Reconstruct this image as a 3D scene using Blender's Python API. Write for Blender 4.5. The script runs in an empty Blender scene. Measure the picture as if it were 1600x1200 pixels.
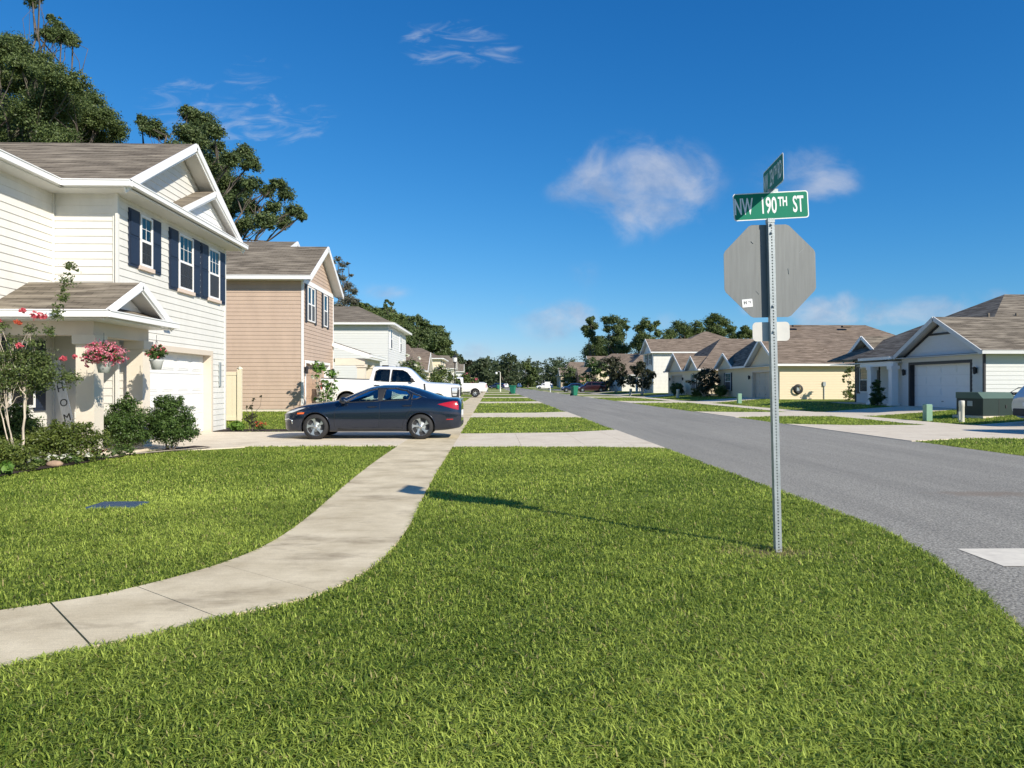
import bpy, math, random
import numpy as np
from mathutils import Vector, Matrix
sc = bpy.context.scene
C = sc.collection
PI = math.pi
YAW = math.atan(33 / 1155)

# ------------------------------------------------------------------ terrain
def lerpc(v, a, b):
    return min(1.0, max(0.0, (v - a) / (b - a)))
def zg(x, y):
    """height of the lawns: flat by the street, rising a little towards the houses"""
    if x < 0:
        return 0.27 * lerpc(-x, 2.5, 8.0) * lerpc(y, 24, 30)
    return 0.30 * lerpc(x, 17.0, 21.0)
def sx(px, Y):
    """metres east of the camera's street line for a sight line at distance Y"""
    return Y * ((px - 800) / 1155 + 0.0283)

# ------------------------------------------------------------------ materials
def mat(name, col, rough=0.7, metal=0.0, var=0.0, vscale=3.0, bump=0.0, bscale=40.0, coat=0.0, spec=0.5, col2=None, detail=4.0, stretch=None):
    m = bpy.data.materials.new(name); m.use_nodes = True
    nt = m.node_tree; b = nt.nodes['Principled BSDF']
    b.inputs['Base Color'].default_value = (*col, 1)
    b.inputs['Roughness'].default_value = rough
    b.inputs['Metallic'].default_value = metal
    b.inputs['Coat Weight'].default_value = coat
    b.inputs['Specular IOR Level'].default_value = spec
    if var > 0 or bump > 0:
        tc = nt.nodes.new('ShaderNodeNewGeometry')
        src = tc.outputs['Position']
        if stretch:
            mp = nt.nodes.new('ShaderNodeMapping'); mp.inputs['Scale'].default_value = stretch
            nt.links.new(src, mp.inputs['Vector']); src = mp.outputs['Vector']
    if var > 0:
        n = nt.nodes.new('ShaderNodeTexNoise'); n.inputs['Scale'].default_value = vscale; n.inputs['Detail'].default_value = detail
        n.inputs['Roughness'].default_value = 0.65
        nt.links.new(src, n.inputs['Vector'])
        r = nt.nodes.new('ShaderNodeValToRGB')
        r.color_ramp.elements[0].position = 0.3; r.color_ramp.elements[1].position = 0.7
        c2 = col2 or tuple(min(1, c * (1 + var)) for c in col)
        r.color_ramp.elements[0].color = (*[c * (1 - var) for c in col], 1) if col2 is None else (*col, 1)
        r.color_ramp.elements[1].color = (*c2, 1)
        nt.links.new(n.outputs['Fac'], r.inputs['Fac']); nt.links.new(r.outputs['Color'], b.inputs['Base Color'])
    if bump > 0:
        n2 = nt.nodes.new('ShaderNodeTexNoise'); n2.inputs['Scale'].default_value = bscale; n2.inputs['Detail'].default_value = 3
        nt.links.new(src, n2.inputs['Vector'])
        bp = nt.nodes.new('ShaderNodeBump'); bp.inputs['Strength'].default_value = bump; bp.inputs['Distance'].default_value = 0.02
        nt.links.new(n2.outputs['Fac'], bp.inputs['Height']); nt.links.new(bp.outputs['Normal'], b.inputs['Normal'])
    return m

def leaf_mat(name, dark, light, rough=0.5, trans=0.35, spec=0.35, straw=None):
    """foliage: every leaf carries its own tone between the two colours"""
    m = bpy.data.materials.new(name); m.use_nodes = True
    nt = m.node_tree; b = nt.nodes['Principled BSDF']; out = nt.nodes['Material Output']
    a = nt.nodes.new('ShaderNodeAttribute'); a.attribute_name = 'tone'
    r = nt.nodes.new('ShaderNodeValToRGB')
    r.color_ramp.elements[0].color = (*dark, 1); r.color_ramp.elements[1].color = (*light, 1)
    if straw:
        r.color_ramp.elements[1].position = .93; e = r.color_ramp.elements.new(1.0); e.color = (*straw, 1)
    nt.links.new(a.outputs['Fac'], r.inputs['Fac']); nt.links.new(r.outputs['Color'], b.inputs['Base Color'])
    b.inputs['Roughness'].default_value = rough; b.inputs['Specular IOR Level'].default_value = spec
    t = nt.nodes.new('ShaderNodeBsdfTranslucent'); nt.links.new(r.outputs['Color'], t.inputs['Color'])
    mx = nt.nodes.new('ShaderNodeMixShader'); mx.inputs['Fac'].default_value = trans
    nt.links.new(b.outputs['BSDF'], mx.inputs[1]); nt.links.new(t.outputs['BSDF'], mx.inputs[2])
    nt.links.new(mx.outputs['Shader'], out.inputs['Surface'])
    return m

def shingle_mat(name, c1, c2, c3):
    m = bpy.data.materials.new(name); m.use_nodes = True
    nt = m.node_tree; b = nt.nodes['Principled BSDF']; L = nt.links.new
    uv = nt.nodes.new('ShaderNodeUVMap'); uv.uv_map = 'UVMap'
    wob = nt.nodes.new('ShaderNodeTexNoise'); wob.inputs['Scale'].default_value = 0.9; wob.inputs['Detail'].default_value = 2
    L(uv.outputs['UV'], wob.inputs['Vector'])
    add = nt.nodes.new('ShaderNodeMixRGB'); add.blend_type = 'ADD'; add.inputs['Fac'].default_value = 0.05
    L(uv.outputs['UV'], add.inputs['Color1']); L(wob.outputs['Color'], add.inputs['Color2'])
    br = nt.nodes.new('ShaderNodeTexBrick'); br.inputs['Scale'].default_value = 1.0
    br.inputs['Brick Width'].default_value = 0.33; br.inputs['Row Height'].default_value = 0.145
    br.inputs['Mortar Size'].default_value = 0.008; br.inputs['Mortar Smooth'].default_value = 0.3; br.inputs['Bias'].default_value = 0.0
    br.inputs['Color1'].default_value = (*c1, 1); br.inputs['Color2'].default_value = (*c2, 1)
    br.inputs['Mortar'].default_value = (*[c * 0.45 for c in c1], 1)
    L(add.outputs['Color'], br.inputs['Vector'])
    mp = nt.nodes.new('ShaderNodeMapping'); mp.inputs['Scale'].default_value = (0.9, 6.5, 1)
    L(uv.outputs['UV'], mp.inputs['Vector'])
    n = nt.nodes.new('ShaderNodeTexNoise'); n.inputs['Scale'].default_value = 1.0; n.inputs['Detail'].default_value = 5; n.inputs['Distortion'].default_value = 0.5
    L(mp.outputs['Vector'], n.inputs['Vector'])
    r = nt.nodes.new('ShaderNodeValToRGB'); r.color_ramp.elements[0].position = 0.42; r.color_ramp.elements[1].position = 0.66
    r.color_ramp.elements[0].color = (0, 0, 0, 1); r.color_ramp.elements[1].color = (1, 1, 1, 1)
    L(n.outputs['Fac'], r.inputs['Fac'])
    mx = nt.nodes.new('ShaderNodeMixRGB'); mx.inputs['Color2'].default_value = (*c3, 1)
    mul = nt.nodes.new('ShaderNodeMath'); mul.operation = 'MULTIPLY'; mul.inputs[1].default_value = 0.75
    L(r.outputs['Color'], mul.inputs[0]); L(mul.outputs[0], mx.inputs['Fac'])
    L(br.outputs['Color'], mx.inputs['Color1']); L(mx.outputs['Color'], b.inputs['Base Color'])
    b.inputs['Roughness'].default_value = 0.95; b.inputs['Specular IOR Level'].default_value = 0.2
    bp = nt.nodes.new('ShaderNodeBump'); bp.inputs['Strength'].default_value = 0.6; bp.inputs['Distance'].default_value = 0.01
    L(br.outputs['Fac'], bp.inputs['Height']); bp.invert = True; L(bp.outputs['Normal'], b.inputs['Normal'])
    return m

def glass_mat(name, tint, alpha, rough=0.02):
    """window glass: mirror-like gloss over a tinted see-through body"""
    m = bpy.data.materials.new(name); m.use_nodes = True
    nt = m.node_tree; out = nt.nodes['Material Output']; nt.nodes.remove(nt.nodes['Principled BSDF'])
    g = nt.nodes.new('ShaderNodeBsdfGlossy'); g.inputs['Roughness'].default_value = rough
    t = nt.nodes.new('ShaderNodeBsdfTransparent'); t.inputs['Color'].default_value = (*tint, 1)
    f = nt.nodes.new('ShaderNodeFresnel'); f.inputs['IOR'].default_value = 1.5
    mn = nt.nodes.new('ShaderNodeMath'); mn.operation = 'MAXIMUM'; mn.inputs[1].default_value = alpha
    nt.links.new(f.outputs[0], mn.inputs[0])
    mx = nt.nodes.new('ShaderNodeMixShader')
    nt.links.new(mn.outputs[0], mx.inputs['Fac']); nt.links.new(t.outputs[0], mx.inputs[1]); nt.links.new(g.outputs[0], mx.inputs[2])
    nt.links.new(mx.outputs[0], out.inputs['Surface'])
    return m

M = {}
M['white_siding'] = mat('white_siding', (0.70, 0.685, 0.635), 0.6, var=0.05, vscale=1.6, stretch=(2.2, 2.2, .8))
M['white_trim'] = mat('white_trim', (0.82, 0.82, 0.81), 0.45, var=0.03, vscale=2.0)
M['soffit'] = mat('soffit', (0.72, 0.71, 0.68), 0.7)
M['beige_siding'] = mat('beige_siding', (0.50, 0.38, 0.295), 0.65, var=0.07, vscale=1.4, stretch=(2, 2, .7))
M['beige_trim'] = mat('beige_trim', (0.64, 0.56, 0.46), 0.6, var=0.03)
M['stucco'] = mat('stucco', (0.70, 0.635, 0.53), 0.85, var=0.03, bump=0.3, bscale=120)
M['gray_siding'] = mat('gray_siding', (0.66, 0.67, 0.66), 0.65, var=0.03, stretch=(1, 1, 5))
M['cool_siding'] = mat('cool_siding', (0.60, 0.61, 0.60), 0.65, var=0.03, stretch=(1, 1, 5))
M['cream_siding'] = mat('cream_siding', (0.73, 0.61, 0.42), 0.65, var=0.04, stretch=(1, 1, 5))
M['pale_siding'] = mat('pale_siding', (0.76, 0.65, 0.47), 0.65, var=0.04, stretch=(1, 1, 5))
M['tan_siding'] = mat('tan_siding', (0.45, 0.36, 0.26), 0.65, var=0.04, stretch=(1, 1, 5))
M['brick_tan'] = mat('brick_tan', (0.42, 0.25, 0.17), 0.8, var=0.1, vscale=6)
M['garage_white'] = mat('garage_white', (0.78, 0.78, 0.76), 0.5, var=0.02)
M['garage_beige'] = mat('garage_beige', (0.46, 0.33, 0.24), 0.5, var=0.03)
M['garage_tan'] = mat('garage_tan', (0.50, 0.45, 0.36), 0.5, var=0.03)
M['navy'] = mat('navy', (0.014, 0.025, 0.052), 0.55, var=0.08, vscale=8)
M['black_trim'] = mat('black_trim', (0.018, 0.018, 0.022), 0.5)
M['dark_shutter'] = mat('dark_shutter', (0.022, 0.026, 0.035), 0.5)
M['vinyl_cream'] = mat('vinyl_cream', (0.76, 0.68, 0.50), 0.5, var=0.02)
M['sill'] = mat('sill', (0.66, 0.54, 0.45), 0.7)
M['window_glass'] = glass_mat('window_glass', (0.62, 0.74, 0.74), 0.10)
M['reflect_backing'] = mat('reflect_backing', (0.20, 0.36, 0.37), 0.6, var=0.15, vscale=5)  # teal sky reflection painted on the backing of the upper sash
M['screen'] = glass_mat('insect_screen', (0.42, 0.42, 0.42), 0.03, 0.6)
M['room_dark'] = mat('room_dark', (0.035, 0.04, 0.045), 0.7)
M['shingle'] = shingle_mat('shingle', (0.105, 0.088, 0.068), (0.155, 0.132, 0.102), (0.34, 0.295, 0.23))
M['shingle_warm'] = shingle_mat('shingle_warm', (0.12, 0.092, 0.069), (0.175, 0.135, 0.102), (0.34, 0.27, 0.21))
M['shingle_dark'] = shingle_mat('shingle_dark', (0.05, 0.047, 0.045), (0.075, 0.07, 0.066), (0.12, 0.11, 0.10))
M['galv'] = mat('galvanised_steel', (0.36, 0.40, 0.41), 0.5, 0.35, var=0.12, vscale=14, bump=0.1, bscale=90)
M['alu'] = mat('aluminium_sheet', (0.175, 0.185, 0.182), 0.55, 0.25, var=0.11, vscale=5, stretch=(9, 9, 0.6), detail=6)
M['alu_white'] = mat('aluminium_plate', (0.56, 0.55, 0.51), 0.6, 0.05, var=0.05, vscale=10)
M['sign_green'] = mat('sign_green', (0.002, 0.185, 0.105), 0.5, spec=0.2, var=0.04, vscale=8)
M['sign_white'] = mat('sign_white', (0.74, 0.75, 0.74), 0.5)
M['sign_red'] = mat('sign_red', (0.5, 0.02, 0.02), 0.4)
M['ink'] = mat('ink', (0.02, 0.02, 0.02), 0.6)
M['tyre'] = mat('tyre', (0.018, 0.018, 0.019), 0.75)
M['rubber'] = mat('rubber', (0.012, 0.012, 0.013), 0.6)
M['alloy'] = mat('alloy', (0.62, 0.63, 0.64), 0.28, 0.85)
M['alloy_dark'] = mat('alloy_dark', (0.03, 0.03, 0.032), 0.5)
M['chrome'] = mat('chrome', (0.75, 0.76, 0.77), 0.12, 1.0)
M['paint_navy'] = mat('paint_navy', (0.006, 0.014, 0.034), 0.25, 0.3, coat=1.0)
M['paint_white'] = mat('paint_white', (0.80, 0.80, 0.80), 0.3, coat=0.8)
M['paint_silver'] = mat('paint_silver', (0.52, 0.54, 0.56), 0.3, 0.4, coat=0.8)
M['paint_maroon'] = mat('paint_maroon', (0.030, 0.006, 0.009), 0.3, 0.3, coat=1.0)
M['paint_blue'] = mat('paint_blue', (0.012, 0.025, 0.07), 0.3, 0.3, coat=1.0)
M['car_glass'] = glass_mat('car_glass', (0.72, 0.86, 0.82), 0.06)
M['dark_glass'] = glass_mat('dark_glass', (0.10, 0.12, 0.13), 0.07)
M['tail_red'] = mat('tail_red', (0.38, 0.006, 0.010), 0.15, coat=1.0)
M['amber'] = mat('amber', (0.75, 0.12, 0.01), 0.15, coat=1.0)
M['lamp_clear'] = mat('lamp_clear', (0.7, 0.72, 0.74), 0.1, 0.3, coat=1.0)
M['interior'] = mat('interior', (0.02, 0.02, 0.022), 0.8)
M['black_plastic'] = mat('black_plastic', (0.022, 0.023, 0.025), 0.55)
M['bin_green'] = mat('bin_green', (0.006, 0.16, 0.095), 0.5, var=0.06, vscale=6)
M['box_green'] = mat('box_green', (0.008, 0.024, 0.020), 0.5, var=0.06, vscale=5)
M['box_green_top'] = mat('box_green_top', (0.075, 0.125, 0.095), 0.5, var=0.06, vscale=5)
M['ped_green'] = mat('ped_green', (0.22, 0.38, 0.27), 0.5, var=0.05, vscale=8)
M['ped_cream'] = mat('ped_cream', (0.66, 0.64, 0.54), 0.5, var=0.04)
M['util_blue'] = mat('util_blue', (0.035, 0.07, 0.125), 0.6, var=0.15, vscale=15)
M['teal'] = mat('teal', (0.02, 0.25, 0.33), 0.5)
M['pot'] = mat('pot', (0.62, 0.63, 0.62), 0.5, var=0.05)
M['mulch'] = mat('mulch', (0.030, 0.018, 0.012), 0.95, var=0.5, vscale=40, bump=1.0, bscale=60)
M['bark'] = mat('bark', (0.12, 0.10, 0.08), 0.9, var=0.3, vscale=6, bump=0.6, bscale=25, stretch=(1, 1, .3))
M['bark_pale'] = mat('bark_pale', (0.52, 0.45, 0.36), 0.8, var=0.22, vscale=9, stretch=(1, 1, .4))
M['board_white'] = mat('board_white', (0.84, 0.84, 0.82), 0.75, var=0.10, vscale=12, stretch=(4, 4, .6))
M['stone'] = mat('stone', (0.36, 0.25, 0.17), 0.9, var=0.2, vscale=10, bump=0.5)
M['oak'] = leaf_mat('oak_leaves', (0.046, 0.078, 0.024), (0.215, 0.275, 0.09), trans=0.35)
M['oak_deep'] = leaf_mat('deep_leaves', (0.045, 0.078, 0.028), (0.185, 0.24, 0.085), trans=0.35)
M['oak_moss'] = leaf_mat('moss_leaves', (0.07, 0.075, 0.05), (0.20, 0.20, 0.15), trans=0.2)
M['wood'] = leaf_mat('wood_leaves', (0.040, 0.066, 0.032), (0.14, 0.175, 0.08), trans=0.3)
M['shrub'] = leaf_mat('shrub_leaves', (0.032, 0.070, 0.018), (0.15, 0.235, 0.06), rough=0.4)
M['hedge'] = leaf_mat('hedge_leaves', (0.05, 0.085, 0.018), (0.21, 0.26, 0.055), rough=0.45)
M['myrtle'] = leaf_mat('myrtle_leaves', (0.05, 0.085, 0.025), (0.20, 0.25, 0.075), rough=0.45)
M['myrtle_deep'] = leaf_mat('purple_leaves', (0.028, 0.036, 0.018), (0.085, 0.09, 0.045), rough=0.45)
M['bright_leaf'] = leaf_mat('bright_leaves', (0.06, 0.15, 0.02), (0.22, 0.36, 0.07), rough=0.45)
M['pink'] = leaf_mat('pink_petals', (0.52, 0.03, 0.09), (0.90, 0.46, 0.52), rough=0.7)
M['coral'] = leaf_mat('coral_petals', (0.68, 0.09, 0.13), (0.85, 0.26, 0.30), rough=0.7)
M['orange_petal'] = leaf_mat('orange_petals', (0.55, 0.08, 0.04), (0.75, 0.22, 0.12), rough=0.7)
M['white_petal'] = leaf_mat('white_petals', (0.70, 0.70, 0.55), (0.88, 0.88, 0.80), rough=0.7)
M['blade'] = leaf_mat('grass_blades', (0.085, 0.155, 0.018), (0.54, 0.64, 0.125), rough=0.55, trans=0.42, spec=0.2, straw=(.46, .40, .17))

# ------------------------------------------------------------------ mesh building
class MB:
    """collects shapes and links them as ONE mesh object"""
    def __init__(s):
        s.v = []; s.f = []; s.mi = []; s.uv = {}; s.sm = []
    def face(s, pts, mi=0, uv=None, smooth=False):
        n = len(s.v); s.v += [tuple(p) for p in pts]
        s.f.append(tuple(range(n, n + len(pts)))); s.mi.append(mi); s.sm.append(smooth)
        if uv: s.uv[len(s.f) - 1] = uv
    def grid(s, rows, mi=0, close=False, smooth=True):
        n = len(s.v); w = len(rows[0])
        for r in rows: s.v += [tuple(p) for p in r]
        for i in range(len(rows) - 1):
            for j in range(w if close else w - 1):
                k = (j + 1) % w
                s.f.append((n + i * w + j, n + i * w + k, n + (i + 1) * w + k, n + (i + 1) * w + j)); s.mi.append(mi); s.sm.append(smooth)
    def box(s, lo, hi, mi=0, bev=0.0):
        x0, y0, z0 = lo; x1, y1, z1 = hi
        if bev <= 0:
            p = [(x0, y0, z0), (x1, y0, z0), (x1, y1, z0), (x0, y1, z0), (x0, y0, z1), (x1, y0, z1), (x1, y1, z1), (x0, y1, z1)]
            s.hexa(p, mi); return
        b = bev
        rows = []
        for (z, q) in ((z0, b), (z0 + b, 0), (z1 - b, 0), (z1, b)):
            a0, a1, c0, c1 = x0 + q, x1 - q, y0 + q, y1 - q
            e = b if q == 0 else b * .6
            rows.append([(a0 + e, c0, z), (a1 - e, c0, z), (a1, c0 + e, z), (a1, c1 - e, z), (a1 - e, c1, z), (a0 + e, c1, z), (a0, c1 - e, z), (a0, c0 + e, z)])
        s.grid(rows, mi, close=True, smooth=False)
        s.face(list(reversed(rows[0])), mi); s.face(rows[-1], mi)
    def hexa(s, p, mi=0):
        n = len(s.v); s.v += [tuple(q) for q in p]
        for f in ((3, 2, 1, 0), (4, 5, 6, 7), (0, 1, 5, 4), (1, 2, 6, 5), (2, 3, 7, 6), (3, 0, 4, 7)):
            s.f.append(tuple(n + k for k in f)); s.mi.append(mi); s.sm.append(False)
    def bar(s, p, q, w, h, mi=0, up=(0, 0, 1)):
        """box from p to q; w across, h along up; p,q on the centre line"""
        p = Vector(p); q = Vector(q); d = (q - p).normalized(); u = Vector(up)
        a = d.cross(u).normalized(); u = a.cross(d).normalized()
        a *= w / 2; u *= h / 2
        s.hexa([p - a - u, q - a - u, q + a - u, p + a - u, p - a + u, q - a + u, q + a + u, p + a + u], mi)
    def tube(s, pts, rad, n=8, mi=0, cap=True):
        pts = [Vector(p) for p in pts]
        if not isinstance(rad, (list, tuple)): rad = [rad] * len(pts)
        rows = []; ref = None
        for i, p in enumerate(pts):
            d = (pts[min(i + 1, len(pts) - 1)] - pts[max(i - 1, 0)])
            d = d.normalized() if d.length > 1e-9 else Vector((0, 0, 1))
            if ref is None: ref = Vector((1, 0, 0)) if abs(d.x) < .9 else Vector((0, 1, 0))
            a = d.cross(ref).normalized(); b = d.cross(a).normalized(); ref = b.cross(d).normalized()
            rows.append([p + (a * math.cos(2 * PI * k / n) + b * math.sin(2 * PI * k / n)) * rad[i] for k in range(n)])
        s.grid(rows, mi, close=True)
        if cap: s.face(rows[0], mi); s.face(list(reversed(rows[-1])), mi)
    def lathe(s, prof, c=(0, 0, 0), axis='z', n=20, mi=0, smooth=True):
        rows = []
        for (r, h) in prof:
            row = []
            for k in range(n):
                a = 2 * PI * k / n; x, y = r * math.cos(a), r * math.sin(a)
                if axis == 'z': row.append((c[0] + x, c[1] + y, c[2] + h))
                elif axis == 'y': row.append((c[0] + x, c[1] + h, c[2] + y))
                else: row.append((c[0] + h, c[1] + x, c[2] + y))
            rows.append(row)
        s.grid(rows, mi, close=True, smooth=smooth)
    def prism(s, poly, z0, z1, mi=0):
        lo = [(x, y, z0) for x, y in poly]; hi = [(x, y, z1) for x, y in poly]
        s.face(hi, mi); s.face(list(reversed(lo)), mi)
        n = len(poly)
        for i in range(n):
            j = (i + 1) % n; s.face([lo[i], lo[j], hi[j], hi[i]], mi)
    def plate(s, poly, normal_axis, a, b, mi=0):
        """polygon of (u,z) extruded along x ('x': u is y) or y ('y': u is x) from a to b"""
        mk = (lambda u, z, t: (t, u, z)) if normal_axis == 'x' else (lambda u, z, t: (u, t, z))
        A = [mk(u, z, a) for u, z in poly]; B = [mk(u, z, b) for u, z in poly]
        s.face(A, mi); s.face(list(reversed(B)), mi)
        n = len(poly)
        for i in range(n):
            j = (i + 1) % n; s.face([A[i], B[i], B[j], A[j]], mi)
    def build(s, name, mats, parent=None, loc=None):
        me = bpy.data.meshes.new(name)
        me.from_pydata(s.v, [], s.f); me.validate(verbose=False) if False else None
        if not isinstance(mats, (list, tuple)): mats = [mats]
        if mats[0] in ('shingle', 'shingle_warm', 'shingle_dark') and 1 in s.mi: mats = [mats[0], 'soffit']
        for m in mats: me.materials.append(m if not isinstance(m, str) else M[m])
        me.polygons.foreach_set('material_index', s.mi)
        me.polygons.foreach_set('use_smooth', s.sm)
        if s.uv:
            ul = me.uv_layers.new(name='UVMap')
            for fi, uv in s.uv.items():
                p = me.polygons[fi]
                for k, li in enumerate(p.loop_indices): ul.data[li].uv = uv[k]
        me.update()
        o = bpy.data.objects.new(name, me); C.objects.link(o)
        if parent is not None: o.parent = parent
        if loc is not None: o.location = loc
        return o

def tag(o, label=None, cat=None, group=None, kind=None):
    if label: o['label'] = label
    if cat: o['category'] = cat
    if group: o['group'] = group
    if kind: o['kind'] = kind
    return o
def thing(name, label, cat, loc=(0, 0, 0), rotz=0.0, group=None):
    o = bpy.data.objects.new(name, None); C.objects.link(o); o.empty_display_size = .2
    o.location = loc; o.rotation_euler = (0, 0, rotz)
    return tag(o, label, cat, group)
def struct(o): return tag(o, kind='structure')
def dup(o, parent=None, loc=None, rotz=None, label=None):
    c = o.copy(); C.objects.link(c)
    if parent is not None: c.parent = parent
    for ch in list(o.children): dup(ch, c)
    if loc is not None: c.location = loc
    if rotz is not None: c.rotation_euler = (0, 0, rotz)
    if label: c['label'] = label
    return c

def np_mesh(name, verts, faces, material, tone=None, parent=None, loc=None, smooth=False):
    """verts (n,3), faces (m,k) arrays -> one object"""
    me = bpy.data.meshes.new(name)
    n, k = faces.shape
    me.vertices.add(len(verts)); me.vertices.foreach_set('co', verts.astype(np.float32).ravel())
    me.loops.add(n * k); me.loops.foreach_set('vertex_index', faces.astype(np.int32).ravel())
    me.polygons.add(n); me.polygons.foreach_set('loop_start', np.arange(0, n * k, k, dtype=np.int32))
    me.update(calc_edges=True)
    if smooth: me.polygons.foreach_set('use_smooth', np.ones(n, bool))
    if tone is not None:
        a = me.attributes.new('tone', 'FLOAT', 'POINT'); a.data.foreach_set('value', tone.astype(np.float32))
    me.materials.append(M[material] if isinstance(material, str) else material)
    o = bpy.data.objects.new(name, me); C.objects.link(o)
    if parent is not None: o.parent = parent
    if loc is not None: o.location = loc
    return o

def text_obj(s, size, material, parent, mtx, xs=1.0, bold=0.0, name='lettering', depth=0.0015):
    """letters as a flat mesh; mtx maps (right, up, out) onto the sign"""
    cu = bpy.data.curves.new(name, 'FONT'); cu.body = s; cu.size = size; cu.align_x = 'CENTER'; cu.align_y = 'CENTER'
    cu.extrude = depth; cu.offset = bold; cu.resolution_u = 3
    t = bpy.data.objects.new(name, cu); C.objects.link(t)
    dg = bpy.context.evaluated_depsgraph_get()
    me = bpy.data.meshes.new_from_object(t.evaluated_get(dg))
    bpy.data.objects.remove(t); bpy.data.curves.remove(cu)
    me.transform(Matrix.Diagonal((xs, 1, 1, 1))); me.transform(mtx)
    me.materials.clear(); me.materials.append(M[material])
    o = bpy.data.objects.new(name, me); C.objects.link(o); o.parent = parent
    return o
# ------------------------------------------------------------------ camera, sun, sky
cam = bpy.data.cameras.new('camera'); camo = bpy.data.objects.new('camera', cam); C.objects.link(camo)
camo.location = (0, 0, 1.45); camo.rotation_euler = (math.radians(90), 0, -YAW)
cam.sensor_width = 36; cam.lens = 36 * 1155 / 1600; cam.clip_start = .05; cam.clip_end = 3000
sc.camera = camo
SUN_EL = math.radians(32.0)
SUN_AZ = math.atan2(2.66, -2.85)                      # clockwise from +Y
sv = Vector((math.sin(SUN_AZ) * math.cos(SUN_EL), math.cos(SUN_AZ) * math.cos(SUN_EL), math.sin(SUN_EL)))
sl = bpy.data.lights.new('sun', 'SUN'); sl.energy = 4.9; sl.angle = math.radians(.53); sl.color = (1.0, .92, .79)
so = bpy.data.objects.new('sun', sl); C.objects.link(so)
so.rotation_euler = (-sv).to_track_quat('-Z', 'Y').to_euler(); so.location = sv * 60
sc.view_settings.view_transform = 'Standard'; sc.view_settings.look = 'None'; sc.view_settings.exposure = 0.35; sc.view_settings.gamma = 1
try: sc.cycles.max_bounces = 6; sc.cycles.transparent_max_bounces = 12
except Exception: pass

w = bpy.data.worlds.new('World'); sc.world = w; w.use_nodes = True
nt = w.node_tree; L = nt.links.new; bg = nt.nodes['Background']; bg.inputs['Strength'].default_value = 0.10
def nd(t, **k):
    n = nt.nodes.new(t)
    for a, b in k.items(): setattr(n, a, b)
    return n
def mth(op, a, b=None, c=None):
    n = nd('ShaderNodeMath', operation=op)
    for i, v in enumerate((a, b, c)):
        if v is None: continue
        if isinstance(v, (int, float)): n.inputs[i].default_value = v
        else: L(v, n.inputs[i])
    return n.outputs[0]
sky = nd('ShaderNodeTexSky', sky_type='NISHITA'); sky.sun_disc = False
sky.sun_elevation = SUN_EL; sky.sun_rotation = SUN_AZ
sky.air_density = 1.0; sky.dust_density = 0.15; sky.ozone_density = 3.2; sky.altitude = 0
hs = nd('ShaderNodeHueSaturation'); hs.inputs['Saturation'].default_value = 1.0; hs.inputs['Value'].default_value = 1.0
L(sky.outputs[0], hs.inputs['Color'])
sr = nd('ShaderNodeSeparateColor'); L(hs.outputs[0], sr.inputs[0]); tn = nd('ShaderNodeCombineColor')
L(mth('MULTIPLY', mth('POWER', mth('MULTIPLY', sr.outputs[0], .2093), 1.75), 2.05), tn.inputs[0]); L(mth('MULTIPLY', mth('POWER', mth('DIVIDE', sr.outputs[1], 6.5), 1.02), 4.5), tn.inputs[1]); L(mth('MULTIPLY', mth('POWER', mth('MULTIPLY', sr.outputs[2], .1408), .79), 6.82), tn.inputs[2])
tc = nd('ShaderNodeTexCoord'); sp = nd('ShaderNodeSeparateXYZ'); L(tc.outputs['Generated'], sp.inputs[0])
yy = mth('MAXIMUM', sp.outputs[1], 0.02)
U = mth('DIVIDE', sp.outputs[0], yy); V = mth('DIVIDE', sp.outputs[2], yy)
cb = nd('ShaderNodeCombineXYZ'); L(U, cb.inputs[0]); L(V, cb.inputs[1])
def cloud_noise(scale, sxy, det, dist, off):
    mp = nd('ShaderNodeMapping'); mp.inputs['Scale'].default_value = (sxy[0], sxy[1], 1); mp.inputs['Location'].default_value = off
    mp.inputs['Rotation'].default_value = (0, 0, sxy[2])
    L(cb.outputs[0], mp.inputs['Vector'])
    n = nd('ShaderNodeTexNoise'); n.inputs['Scale'].default_value = scale; n.inputs['Detail'].default_value = det
    n.inputs['Roughness'].default_value = .58; n.inputs['Distortion'].default_value = dist
    L(mp.outputs[0], n.inputs['Vector']); return n.outputs['Fac']
def blob(px, py, rx, ry, amp):
    """a soft patch of the sky (where a cloud drifts), in directions"""
    u0, v0 = (px - 800) / 1155 + .0286, (599 - py) / 1155
    a = mth('MULTIPLY', mth('SUBTRACT', U, u0), 1155 / rx); b = mth('MULTIPLY', mth('SUBTRACT', V, v0), 1155 / ry)
    r2 = mth('ADD', mth('MULTIPLY', a, a), mth('MULTIPLY', b, b))
    return mth('MULTIPLY', mth('POWER', 2.718, mth('MULTIPLY', r2, -1.0)), amp)
def add_all(xs):
    r = xs[0]
    for x in xs[1:]: r = mth('ADD', r, x)
    return r
puff = add_all([blob(*b) for b in ((1005, 265, 95, 52, 1.1), (1060, 300, 55, 60, .62), (985, 335, 50, 45, .7), (905, 285, 60, 40, .55), (1275, 270, 75, 42, 1.0),
                                   (875, 495, 55, 24, 1.15), (845, 518, 65, 22, .85), (1345, 480, 48, 26, 1.1), (1290, 490, 50, 24, .85), (1465, 482, 90, 22, 1.1), (1180, 480, 40, 14, .5),
                                   (745, 545, 40, 18, .6), (600, 455, 50, 18, .45), (1045, 500, 30, 20, .5), (820, 465, 30, 15, .4), (910, 430, 40, 30, .35), (1560, 460, 50, 18, .5))])
n1 = cloud_noise(11.0, (1.0, 1.35, 0), 9, .5, (5.35, 2.15, 0))
pm = nd('ShaderNodeMapRange', interpolation_type='SMOOTHSTEP'); pm.inputs['From Min'].default_value = .02; pm.inputs['From Max'].default_value = .95
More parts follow.
